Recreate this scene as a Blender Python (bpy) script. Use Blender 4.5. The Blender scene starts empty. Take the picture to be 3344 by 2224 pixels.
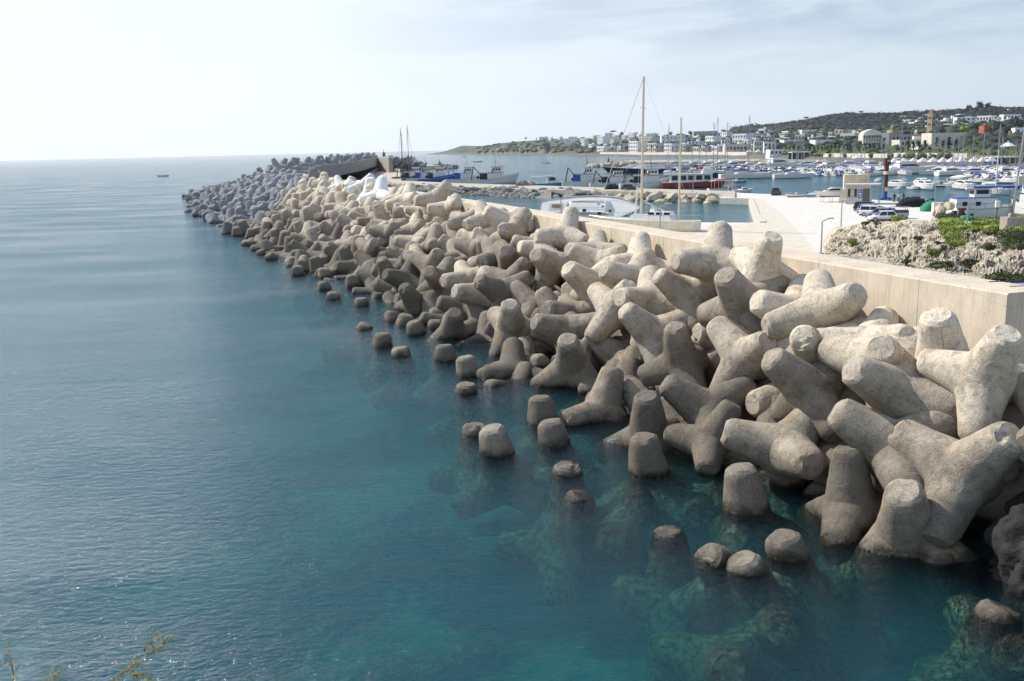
import bpy, bmesh, math, random
from mathutils import Vector, Matrix, Quaternion, noise
random.seed(7)
SC=bpy.context.scene; COL=SC.collection
# ---------------------------------------------------------------- camera
PW,PH,FP=3344.,2224.,3100.
CXP,CYP=1672.,1112.
ROLL=math.atan(.0235); PITCH=math.atan((CYP-(525-.0235*CXP))*math.cos(ROLL)/FP)
HC=12.6
EYE=Vector((0,0,HC))
FW=Vector((0,math.cos(PITCH),-math.sin(PITCH)))
R0=Vector((1,0,0)); U0=R0.cross(FW)
RT=math.cos(ROLL)*R0-math.sin(ROLL)*U0; UP=math.sin(ROLL)*R0+math.cos(ROLL)*U0
cam=bpy.data.cameras.new('camera'); co=bpy.data.objects.new('camera',cam); COL.objects.link(co)
cam.sensor_width=36; cam.lens=36*FP/PW; cam.clip_end=90000; cam.clip_start=.2
co.matrix_world=Matrix(((RT.x,UP.x,-FW.x,0),(RT.y,UP.y,-FW.y,0),(RT.z,UP.z,-FW.z,HC),(0,0,0,1)))
SC.camera=co
def ray(x,y): return FW+RT*((x-CXP)/FP)-UP*((y-CYP)/FP)
def P(x,y,z=0.):
    d=ray(x,y); return EYE+d*((z-HC)/d.z)
def PD(x,y,D):
    d=ray(x,y); return EYE+d*(D/d.y)
def proj(p):
    q=Vector(p)-EYE; dz=q.dot(FW); return (CXP+FP*q.dot(RT)/dz, CYP-FP*q.dot(UP)/dz, dz)
# ---------------------------------------------------------------- world, sun, exposure
SUN_AZ,SUN_EL=math.radians(-59),math.radians(42)
SC.view_settings.view_transform='Standard'; SC.view_settings.look='None'; SC.view_settings.gamma=1
SC.view_settings.exposure=EXPOSURE=0.15
W=bpy.data.worlds.new('World'); SC.world=W; W.use_nodes=True
nt=W.node_tree; nt.nodes.clear()
def N(nt,t,**k):
    n=nt.nodes.new(t)
    for a,b in k.items():
        if a.startswith('i_'): n.inputs[a[2:].replace('_',' ')].default_value=b
        else: setattr(n,a,b)
    return n
def L(nt,a,b): nt.links.new(a,b)
out=N(nt,'ShaderNodeOutputWorld'); bg=N(nt,'ShaderNodeBackground'); bg.inputs[1].default_value=.096
sky=N(nt,'ShaderNodeTexSky',sky_type='NISHITA',sun_disc=False,sun_elevation=SUN_EL,sun_rotation=SUN_AZ,altitude=0,air_density=1.0,dust_density=1.2,ozone_density=1.2)
tc=N(nt,'ShaderNodeTexCoord')
# thin high veil of cloud, thicker streaks to the right
mp=N(nt,'ShaderNodeMapping'); mp.inputs['Scale'].default_value=(1.6,1.6,7)
L(nt,tc.outputs['Generated'],mp.inputs['Vector'])
n1=N(nt,'ShaderNodeTexNoise',i_Scale=2.4,i_Detail=7,i_Roughness=.55,i_Distortion=.4); L(nt,mp.outputs[0],n1.inputs['Vector'])
cr=N(nt,'ShaderNodeValToRGB'); cr.color_ramp.elements[0].position=.42; cr.color_ramp.elements[1].position=.60
L(nt,n1.outputs['Fac'],cr.inputs[0])
n2=N(nt,'ShaderNodeTexNoise',i_Scale=1.1,i_Detail=4); L(nt,mp.outputs[0],n2.inputs['Vector'])
sep=N(nt,'ShaderNodeSeparateXYZ'); L(nt,tc.outputs['Generated'],sep.inputs[0])
# veil brightness: bright towards the sun side, pale blue grey away from it
mr=N(nt,'ShaderNodeMapRange'); mr.inputs['From Min'].default_value=-.2; mr.inputs['From Max'].default_value=.5
L(nt,sep.outputs['X'],mr.inputs['Value'])
veil=N(nt,'ShaderNodeMix',data_type='RGBA'); veil.inputs[6].default_value=(9.3,10.0,11.0,1); veil.inputs[7].default_value=(6.3,7.3,8.3,1)
L(nt,mr.outputs[0],veil.inputs[0])
# darker blue grey gaps high up on the right
up=N(nt,'ShaderNodeMapRange'); up.inputs['From Min'].default_value=.04; up.inputs['From Max'].default_value=.17; L(nt,sep.outputs['Z'],up.inputs['Value'])
mm=N(nt,'ShaderNodeMath',operation='MULTIPLY'); L(nt,up.outputs[0],mm.inputs[0]); L(nt,mr.outputs[0],mm.inputs[1])
inv=N(nt,'ShaderNodeMath',operation='SUBTRACT'); inv.inputs[0].default_value=1; L(nt,cr.outputs[0],inv.inputs[1])
mm2=N(nt,'ShaderNodeMath',operation='MULTIPLY'); L(nt,mm.outputs[0],mm2.inputs[0]); L(nt,inv.outputs[0],mm2.inputs[1])
mm3=N(nt,'ShaderNodeMath',operation='MULTIPLY',use_clamp=True); L(nt,mm2.outputs[0],mm3.inputs[0]); mm3.inputs[1].default_value=1.9
cl=N(nt,'ShaderNodeMix',data_type='RGBA'); cl.inputs[7].default_value=(3.9,5.1,6.8,1); L(nt,mm3.outputs[0],cl.inputs[0]); L(nt,veil.outputs[2],cl.inputs[6])
bz=N(nt,'ShaderNodeMapRange',interpolation_type='SMOOTHSTEP'); bz.inputs['From Min'].default_value=.17; bz.inputs['From Max'].default_value=.5; L(nt,sep.outputs['Z'],bz.inputs['Value'])
bl=N(nt,'ShaderNodeMix',data_type='RGBA'); bl.inputs[7].default_value=(9.6,12.2,17.5,1); L(nt,bz.outputs[0],bl.inputs[0]); L(nt,cl.outputs[2],bl.inputs[6])
mixs=N(nt,'ShaderNodeMix',data_type='RGBA'); L(nt,sky.outputs[0],mixs.inputs[6]); L(nt,bl.outputs[2],mixs.inputs[7])
# the veil thins with height so the blue zenith still fills the shade
vz=N(nt,'ShaderNodeMapRange'); vz.inputs['From Min'].default_value=.14; vz.inputs['From Max'].default_value=.85; vz.inputs['To Min'].default_value=.9; vz.inputs['To Max'].default_value=.15
L(nt,sep.outputs['Z'],vz.inputs['Value']); L(nt,vz.outputs[0],mixs.inputs[0])
L(nt,mixs.outputs[2],bg.inputs[0]); L(nt,bg.outputs[0],out.inputs[0])
sl=bpy.data.lights.new('sun','SUN'); sl.energy=5.0; sl.angle=math.radians(.55); sl.color=(1,.955,.885)
so=bpy.data.objects.new('sun',sl); COL.objects.link(so)
SD=Vector((math.sin(SUN_AZ)*math.cos(SUN_EL),math.cos(SUN_AZ)*math.cos(SUN_EL),math.sin(SUN_EL)))
so.rotation_euler=(-SD).to_track_quat('-Z','Y').to_euler(); so.location=SD*200
SC.cycles.max_bounces=6; SC.cycles.volume_bounces=2; SC.cycles.transparent_max_bounces=12; SC.cycles.caustics_reflective=False; SC.cycles.caustics_refractive=False
SC.cycles.sample_clamp_indirect=4
# ---------------------------------------------------------------- helpers
def lin(h):
    if isinstance(h,str):
        h=[int(h[i:i+2],16)/255 for i in (0,2,4)]
        return tuple(c/12.92 if c<.04045 else ((c+.055)/1.055)**2.4 for c in h)+(1,)
    return tuple(h)[:3]+(1,)
_mc={}
def mat(name,c,rough=.6,metal=0,var=.12,scale=1.5,bump=0,bscale=20,dirt=0,emit=0,coord='Object'):
    "plain surface with a procedural tone variation, dirt streaks and bump"
    if name in _mc: return _mc[name]
    m=bpy.data.materials.new(name); m.use_nodes=True; t=m.node_tree; b=t.nodes['Principled BSDF']
    b.inputs['Roughness'].default_value=rough; b.inputs['Metallic'].default_value=metal
    c=lin(c)
    tc=N(t,'ShaderNodeTexCoord'); no=N(t,'ShaderNodeTexNoise',i_Scale=scale,i_Detail=6,i_Roughness=.6); L(t,tc.outputs[coord],no.inputs['Vector'])
    mr=N(t,'ShaderNodeMapRange'); mr.inputs['From Min'].default_value=.3; mr.inputs['From Max'].default_value=.7; mr.inputs['To Min'].default_value=1-var; mr.inputs['To Max'].default_value=1+var
    L(t,no.outputs['Fac'],mr.inputs['Value'])
    mx=N(t,'ShaderNodeVectorMath',operation='SCALE'); mx.inputs[0].default_value=c[:3]; L(t,mr.outputs[0],mx.inputs['Scale'])
    last=mx.outputs[0]
    if dirt:
        mp=N(t,'ShaderNodeMapping'); mp.inputs['Scale'].default_value=(3,3,.35); L(t,tc.outputs[coord],mp.inputs[0])
        n2=N(t,'ShaderNodeTexNoise',i_Scale=scale*2,i_Detail=5); L(t,mp.outputs[0],n2.inputs['Vector'])
        r2=N(t,'ShaderNodeMapRange'); r2.inputs['From Min'].default_value=.45; r2.inputs['From Max'].default_value=.75; r2.inputs['To Max'].default_value=dirt; L(t,n2.outputs['Fac'],r2.inputs['Value'])
        m2=N(t,'ShaderNodeMix',data_type='RGBA'); L(t,r2.outputs[0],m2.inputs[0]); L(t,last,m2.inputs[6]); m2.inputs[7].default_value=(c[0]*.35,c[1]*.3,c[2]*.25,1); last=m2.outputs[2]
    L(t,last,b.inputs['Base Color'])
    if bump:
        n3=N(t,'ShaderNodeTexNoise',i_Scale=bscale,i_Detail=4); L(t,tc.outputs[coord],n3.inputs['Vector'])
        bp=N(t,'ShaderNodeBump'); bp.inputs['Strength'].default_value=bump; bp.inputs['Distance'].default_value=.05; L(t,n3.outputs['Fac'],bp.inputs['Height']); L(t,bp.outputs[0],b.inputs['Normal'])
    _mc[name]=m; return m
def tag(o,label=None,cat=None,group=None,kind=None):
    if label: o['label']=label
    if cat: o['category']=cat
    if group: o['group']=group
    if kind: o['kind']=kind
    return o
def empty(name,loc=(0,0,0),rz=0):
    o=bpy.data.objects.new(name,None); COL.objects.link(o); o.location=loc; o.rotation_euler=(0,0,rz); o.empty_display_size=.3; return o
class MB:
    "collects shapes and links them as one mesh object"
    def __init__(s): s.v=[]; s.f=[]; s.mi=[]; s.cur=0
    def m(s,i): s.cur=i; return s
    def add(s,vs,fs,M=None):
        b=len(s.v); s.v+= [tuple(M@Vector(v)) if M else tuple(v) for v in vs]
        s.f+=[tuple(b+i for i in f) for f in fs]; s.mi+=[s.cur]*len(fs); return s
    def box(s,c,d,rz=0,M=None,taper=1,ty=None):
        x,y,z=[a/2 for a in d]; t=taper; u=ty if ty is not None else taper
        vs=[(-x,-y,-z),(x,-y,-z),(x,y,-z),(-x,y,-z),(-x*t,-y*u,z),(x*t,-y*u,z),(x*t,y*u,z),(-x*t,y*u,z)]
        T=Matrix.Translation(c)@Matrix.Rotation(rz,4,'Z')
        if M: T=M@T
        return s.add(vs,[(0,3,2,1),(4,5,6,7),(0,1,5,4),(1,2,6,5),(2,3,7,6),(3,0,4,7)],T)
    def tube(s,a,b,r,r2=None,n=8,cap=True):
        a,b=Vector(a),Vector(b); r2=r if r2 is None else r2; ax=(b-a)
        q=ax.to_track_quat('Z','Y') if ax.length>1e-9 else Quaternion()
        vs=[];
        for k,(p,rr) in enumerate(((a,r),(b,r2))):
            for i in range(n): an=2*math.pi*i/n; vs.append(p+q@Vector((math.cos(an)*rr,math.sin(an)*rr,0)))
        fs=[(i,(i+1)%n,n+(i+1)%n,n+i) for i in range(n)]
        if cap: fs+=[tuple(range(n-1,-1,-1)),tuple(range(n,2*n))]
        return s.add(vs,fs)
    def path(s,pts,r,n=6):
        for a,b in zip(pts,pts[1:]): s.tube(a,b,r,n=n)
        return s
    def lathe(s,prof,n=16,c=(0,0,0)):
        vs=[];fs=[]
        for (r,z) in prof:
            for i in range(n): an=2*math.pi*i/n; vs.append((c[0]+r*math.cos(an),c[1]+r*math.sin(an),c[2]+z))
        for k in range(len(prof)-1):
            for i in range(n): fs.append((k*n+i,k*n+(i+1)%n,(k+1)*n+(i+1)%n,(k+1)*n+i))
        fs+=[tuple(range(n-1,-1,-1)),tuple((len(prof)-1)*n+i for i in range(n))]
        return s.add(vs,fs)
    def prism(s,poly,z0,z1):
        n=len(poly); vs=[(x,y,z0) for x,y in poly]+[(x,y,z1) for x,y in poly]
        ar=sum(poly[i][0]*poly[(i+1)%n][1]-poly[(i+1)%n][0]*poly[i][1] for i in range(n))
        fs=[(i,(i+1)%n,n+(i+1)%n,n+i) for i in range(n)]+[tuple(range(n-1,-1,-1)),tuple(range(n,2*n))]
        if ar<0: fs=[f[::-1] for f in fs]
        return s.add(vs,fs)
    def loft(s,secs,closed=True,caps=True):
        "secs: list of rings with the same number of points"
        n=len(secs[0]); vs=[p for r in secs for p in r]; fs=[]
        for k in range(len(secs)-1):
            for i in range(n if closed else n-1): fs.append((k*n+i,k*n+(i+1)%n,(k+1)*n+(i+1)%n,(k+1)*n+i))
        if caps: fs+=[tuple(range(n-1,-1,-1)),tuple((len(secs)-1)*n+i for i in range(n))]
        return s.add(vs,fs)
    def mesh(s,name,mats,smooth=False):
        me=bpy.data.meshes.new(name); me.from_pydata([tuple(v) for v in s.v],[],s.f)
        if not isinstance(mats,(list,tuple)): mats=[mats]
        for m in mats: me.materials.append(m)
        if len(mats)>1: me.polygons.foreach_set('material_index',s.mi)
        if smooth: me.polygons.foreach_set('use_smooth',[True]*len(me.polygons))
        me.update(); return me
    def build(s,name,mats,parent=None,smooth=False,loc=None):
        o=bpy.data.objects.new(name,s.mesh(name,mats,smooth)); COL.objects.link(o)
        if parent: o.parent=parent
        if loc is not None: o.location=loc
        return o
def smooth_angle(o,a=40):
    me=o.data; me.polygons.foreach_set('use_smooth',[True]*len(me.polygons))
    try: me.set_sharp_from_angle(angle=math.radians(a))
    except Exception: pass
    return o
def recalc(o):
    bm=bmesh.new(); bm.from_mesh(o.data); bmesh.ops.recalc_face_normals(bm,faces=bm.faces); bm.to_mesh(o.data); bm.free(); return o
KIDS={}
def copy_tree(o,parent=None):
    c=o.copy(); COL.objects.link(c)
    if parent: c.parent=parent
    for ch in o.children: copy_tree(ch,c)
    return c
def copy_thing(o,loc,rz=0,label=None,scale=None):
    c=copy_tree(o); c.location=loc; c.rotation_euler=(0,0,rz)
    if label: c['label']=label
    if scale: c.scale=(scale,)*3 if not isinstance(scale,tuple) else scale
    return c
def fbm(x,y,z=0,o=4): return noise.fractal(Vector((x,y,z)),1.0,2.0,o)
ORD=['first','second','third','fourth','fifth','sixth','seventh','eighth','ninth','tenth','eleventh','twelfth','thirteenth','fourteenth','fifteenth','sixteenth','seventeenth','eighteenth','nineteenth','twentieth']
def ordn(i):
    if i<=20: return ORD[i-1]
    tens={2:'twenty',3:'thirty',4:'forty',5:'fifty',6:'sixty',7:'seventy',8:'eighty',9:'ninety'}[i//10]
    return (tens[:-1]+'ieth') if i%10==0 else tens+'-'+ORD[i%10-1]

# ---------------------------------------------------------------- breakwater frame: s along the wall, n towards the open sea
WP=P(3291,958,7.4); WP=Vector((WP.x,WP.y)); WD=Vector((-.31124,.95033)).normalized(); WN=Vector((-WD.y,WD.x))
def bw(s,n,z=0): q=WP+WD*s+WN*n; return Vector((q.x,q.y,z))
def sn(p): q=Vector((p[0],p[1]))-WP; return q.dot(WD),q.dot(WN)
def interp(x,X,Y):
    if x<=X[0]: return Y[0]
    for i in range(1,len(X)):
        if x<=X[i]: t=(x-X[i-1])/(X[i]-X[i-1]); return Y[i-1]*(1-t)+Y[i]*t
    return Y[-1]
NS=[-6,-2,2,10,24,34,64,121,211,300]; NN=[5,5.5,6.5,8.5,8.5,10.0,13.0,17,24,26]
def edge(s): return interp(s,NS,NN)
def surf(s,n): return 5.7-6.3*(n-1.6)/(edge(s)+.6-1.6)
# ---------------------------------------------------------------- materials: concrete of the armour units
def concrete_unit(name,dry,weather,age=1.0):
    m=bpy.data.materials.new(name); m.use_nodes=True; t=m.node_tree; b=t.nodes['Principled BSDF']
    tc=N(t,'ShaderNodeTexCoord'); ge=N(t,'ShaderNodeNewGeometry'); oi=N(t,'ShaderNodeObjectInfo')
    sz=N(t,'ShaderNodeSeparateXYZ'); L(t,ge.outputs['Position'],sz.inputs[0])
    big=N(t,'ShaderNodeTexNoise',i_Scale=.9,i_Detail=6,i_Roughness=.65); L(t,ge.outputs['Position'],big.inputs['Vector'])
    # weathered by spray: height above the water, broken up
    def math_(op,a,bv,clamp=False):
        n=N(t,'ShaderNodeMath',operation=op,use_clamp=clamp)
        for i,v in enumerate((a,bv)):
            if isinstance(v,(int,float)): n.inputs[i].default_value=v
            else: L(t,v,n.inputs[i])
        return n.outputs[0]
    def mrange(v,a,c,d=0,e=1):
        n=N(t,'ShaderNodeMapRange'); n.inputs['From Min'].default_value=a; n.inputs['From Max'].default_value=c; n.inputs['To Min'].default_value=d; n.inputs['To Max'].default_value=e; L(t,v,n.inputs['Value']); return n.outputs[0]
    def mixc(f,a,c):
        n=N(t,'ShaderNodeMix',data_type='RGBA')
        if isinstance(f,(int,float)): n.inputs[0].default_value=f
        else: L(t,f,n.inputs[0])
        for i,v in ((6,a),(7,c)):
            if isinstance(v,tuple): n.inputs[i].default_value=v
            else: L(t,v,n.inputs[i])
        return n.outputs[2]
    zb=math_('ADD',sz.outputs['Z'],mrange(big.outputs['Fac'],.3,.7,-1.3,1.3))
    # each unit has its own age
    zb2=math_('ADD',zb,mrange(oi.outputs['Random'],0,1,-2.0,1.4))
    w=mrange(zb2,1.6,6.6,1*age,0)
    col=mixc(w,lin(dry),lin(weather))
    # blotches of lichen and runoff
    n2=N(t,'ShaderNodeTexNoise',i_Scale=2.6,i_Detail=8,i_Roughness=.7,i_Distortion=.6); L(t,tc.outputs['Object'],n2.inputs['Vector'])
    r1=mrange(n2.outputs['Fac'],.52,.68,0,.55)
    col=mixc(math_('MULTIPLY',r1,age),col,tuple(a*.48 for a in lin(weather)[:3])+(1,))
    n3=N(t,'ShaderNodeTexNoise',i_Scale=1.3,i_Detail=5); n3.inputs['Scale'].default_value=1.1; L(t,tc.outputs['Object'],n3.inputs['Vector'])
    rust=math_('MULTIPLY',mrange(n3.outputs['Fac'],.56,.72,0,.5),mrange(oi.outputs['Random'],.45,.8,0,1))
    col=mixc(math_('MULTIPLY',rust,age),col,lin('ab8a64'))
    # exposed aggregate speckle
    vo=N(t,'ShaderNodeTexVoronoi',i_Scale=26); L(t,tc.outputs['Object'],vo.inputs['Vector'])
    n4=N(t,'ShaderNodeTexNoise',i_Scale=21,i_Detail=5,i_Roughness=.78); L(t,tc.outputs['Object'],n4.inputs['Vector'])
    sp=mrange(n4.outputs['Fac'],.32,.68,.58,1.36)
    sc=N(t,'ShaderNodeVectorMath',operation='SCALE'); L(t,col,sc.inputs[0]); L(t,sp,sc.inputs['Scale']); col=sc.outputs[0]
    bw_=N(t,'ShaderNodeVectorMath',operation='SCALE'); L(t,col,bw_.inputs[0]); L(t,mrange(oi.outputs['Random'],0,1,.78,1.14),bw_.inputs['Scale']); col=bw_.outputs[0]
    # form seam
    so_=N(t,'ShaderNodeSeparateXYZ'); L(t,tc.outputs['Object'],so_.inputs[0])
    seam=math_('LESS_THAN',math_('ABSOLUTE',so_.outputs['Y'],0),.012)
    col=mixc(math_('MULTIPLY',seam,mrange(n3.outputs['Fac'],.42,.55,0,.6)),col,(.05,.045,.04,1))
    # splash zone and weed below the water line
    zw=math_('ADD',sz.outputs['Z'],mrange(big.outputs['Fac'],.3,.7,-.25,.25))
    damp=mrange(zw,.12,.36,.9,0)
    col=mixc(damp,col,lin('3b3429'))
    wet=mrange(zw,.0,.1,1,0)
    n5=N(t,'ShaderNodeTexNoise',i_Scale=5,i_Detail=6); L(t,ge.outputs['Position'],n5.inputs['Vector'])
    alg=mixc(mrange(n5.outputs['Fac'],.4,.6),lin('1f180d'),lin('37331b'))
    deep=mixc(mrange(n5.outputs['Fac'],.42,.62),lin('453f28'),lin('837a54'))
    alg=mixc(mrange(sz.outputs['Z'],-.35,-.7),alg,deep)
    col=mixc(wet,col,alg)
    L(t,col,b.inputs['Base Color'])
    L(t,mrange(zw,.05,.35,.22,.93),b.inputs['Roughness'])
    b.inputs['Specular IOR Level'].default_value=.35
    # bump: pits, aggregate
    rough_patch=mrange(n2.outputs['Fac'],.45,.6,.35,1)
    hh=math_('MULTIPLY',math_('ADD',n4.outputs['Fac'],math_('MULTIPLY',vo.outputs['Distance'],.5)),rough_patch)
    bp=N(t,'ShaderNodeBump'); bp.inputs['Strength'].default_value=.8; bp.inputs['Distance'].default_value=.045; L(t,hh,bp.inputs['Height'])
    L(t,bp.outputs[0],b.inputs['Normal'])
    return m
M_UNIT=concrete_unit('weathered_cream_concrete','cdc0aa','7b7264')
M_NEW=concrete_unit('new_white_concrete','e6e4dc','cfccc2',.35)
M_GREY=concrete_unit('blue_grey_concrete','8b8d8e','626467',.6)
# ---------------------------------------------------------------- tetrapod mesh, one continuous skin around its centre
LEG=2.44; R_TIP=.55; R_ROOT=.97
AX=[Vector((0,0,1))]+[Vector((math.cos(a)*math.sqrt(8)/3,math.sin(a)*math.sqrt(8)/3,-1/3)) for a in (0,2*math.pi/3,4*math.pi/3)]
def leg_r(c):   # radius along a direction whose cosine to the leg axis is c
    c=min(1,max(-1,c)); s=math.sqrt(max(0,1-c*c))
    k=(R_ROOT-R_TIP)/LEG
    if c<=0: return R_ROOT*.9
    r=R_ROOT/(s+k*c)
    ch=.13 # chamfer at the tip
    r=min(r,LEG/c)
    # chamfer cone: x + rad = const
    r=min(r,(LEG+R_TIP-ch)/(c+s))
    return r
def tet_mesh(name,nt_,fr,seed,amp=.02,chips=0):
    vs=[];fs=[]
    rnd=random.Random(seed)
    for li in range(4):
        a=AX[li]; o=AX[(li+1)%4]; u=(o-a*o.dot(a)).normalized(); v=a.cross(u)
        base=len(vs); vs.append(a*LEG); rings=len(fr)
        for k,f in enumerate(fr):
            for i in range(nt_):
                th=2*math.pi*i/nt_; e=u*math.cos(th)+v*math.sin(th)
                # boundary of this leg's cell: equal angle to the nearest other leg
                best=9
                for j in range(4):
                    if j==li: continue
                    b=AX[j]; B=(a-b); # points p with p.(a-b)=0 ; p=cos*a+sin*e
                    num=a.dot(B); den=-e.dot(B)
                    if den>1e-6: best=min(best,math.atan2(num,den))
                # f in 0..1 on the cap, 1..2 chamfer, 2..3 shank to cell edge
                pc=math.atan2(R_TIP-.13,LEG); ps=math.atan2(R_TIP,LEG-.13)
                ph = pc*f if f<=1 else pc+(ps-pc)*(f-1) if f<=2 else None
                if ph is None:
                    # spread evenly along the shank in distance
                    t=f-2; k_=(R_ROOT-R_TIP)/LEG
                    x=(LEG-.13)*(1-t)+t*0; rad=R_TIP+(R_ROOT-R_TIP)*(1-x/LEG)
                    xe=None; # at cell edge x where angle==best
                    tb=math.tan(best); xe=R_ROOT/(tb+k_) if best<math.pi/2 else 0
                    x=(LEG-.13)*(1-t)+t*xe; rad=R_ROOT-k_*x; ph=math.atan2(rad,x)
                d=(a*math.cos(ph)+e*math.sin(ph)).normalized()
                rr=[leg_r(d.dot(q)) for q in AX]; m=max(rr)
                rs=sorted(rr)[-2]
                # fillet where two legs meet
                w=max(0,1-(m-rs)/(.5)); m+=.05*w*w*(1 if m<1.7 else 0)
                p=d*m
                nn=noise.noise(p*1.3+Vector((seed*7,0,0)))*amp*1.6+noise.noise(p*4+Vector((0,seed*5,0)))*amp
                if chips and 0.8<=f<=2.1:
                    c_=noise.noise(p*2.2+Vector((seed,3,1)))
                    if c_>.12: nn-=chips*(c_-.12)
                vs.append(p+d*nn)
        for i in range(nt_): fs.append((base,base+1+i,base+1+(i+1)%nt_))
        for k in range(rings-1):
            for i in range(nt_):
                q=base+1+k*nt_; fs.append((q+i,q+nt_+i,q+nt_+(i+1)%nt_,q+(i+1)%nt_))
    me=bpy.data.meshes.new(name); me.from_pydata(vs,[],fs)
    bm=bmesh.new(); bm.from_mesh(me); bmesh.ops.remove_doubles(bm,verts=bm.verts,dist=.03 if nt_>20 else .06)
    bmesh.ops.recalc_face_normals(bm,faces=bm.faces); bm.to_mesh(me); bm.free()
    me.polygons.foreach_set('use_smooth',[True]*len(me.polygons))
    try: me.set_sharp_from_angle(angle=math.radians(28))
    except Exception: pass
    me.materials.append(M_UNIT); return me
FR=[.5,.85,1,1.5,2,2.08,2.2,2.35,2.5,2.65,2.8,2.9,3]
TM=[tet_mesh('tetrapod',36,FR,k,.022,.35 if k%2 else .12) for k in range(5)]
TMMID=tet_mesh('tetrapod',22,[.6,1,1.5,2,2.1,2.35,2.6,2.8,3],5,.022,.3)
TMLOW=tet_mesh('tetrapod_far',12,[1,2,2.4,2.75,3],9,.02,0)
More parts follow.
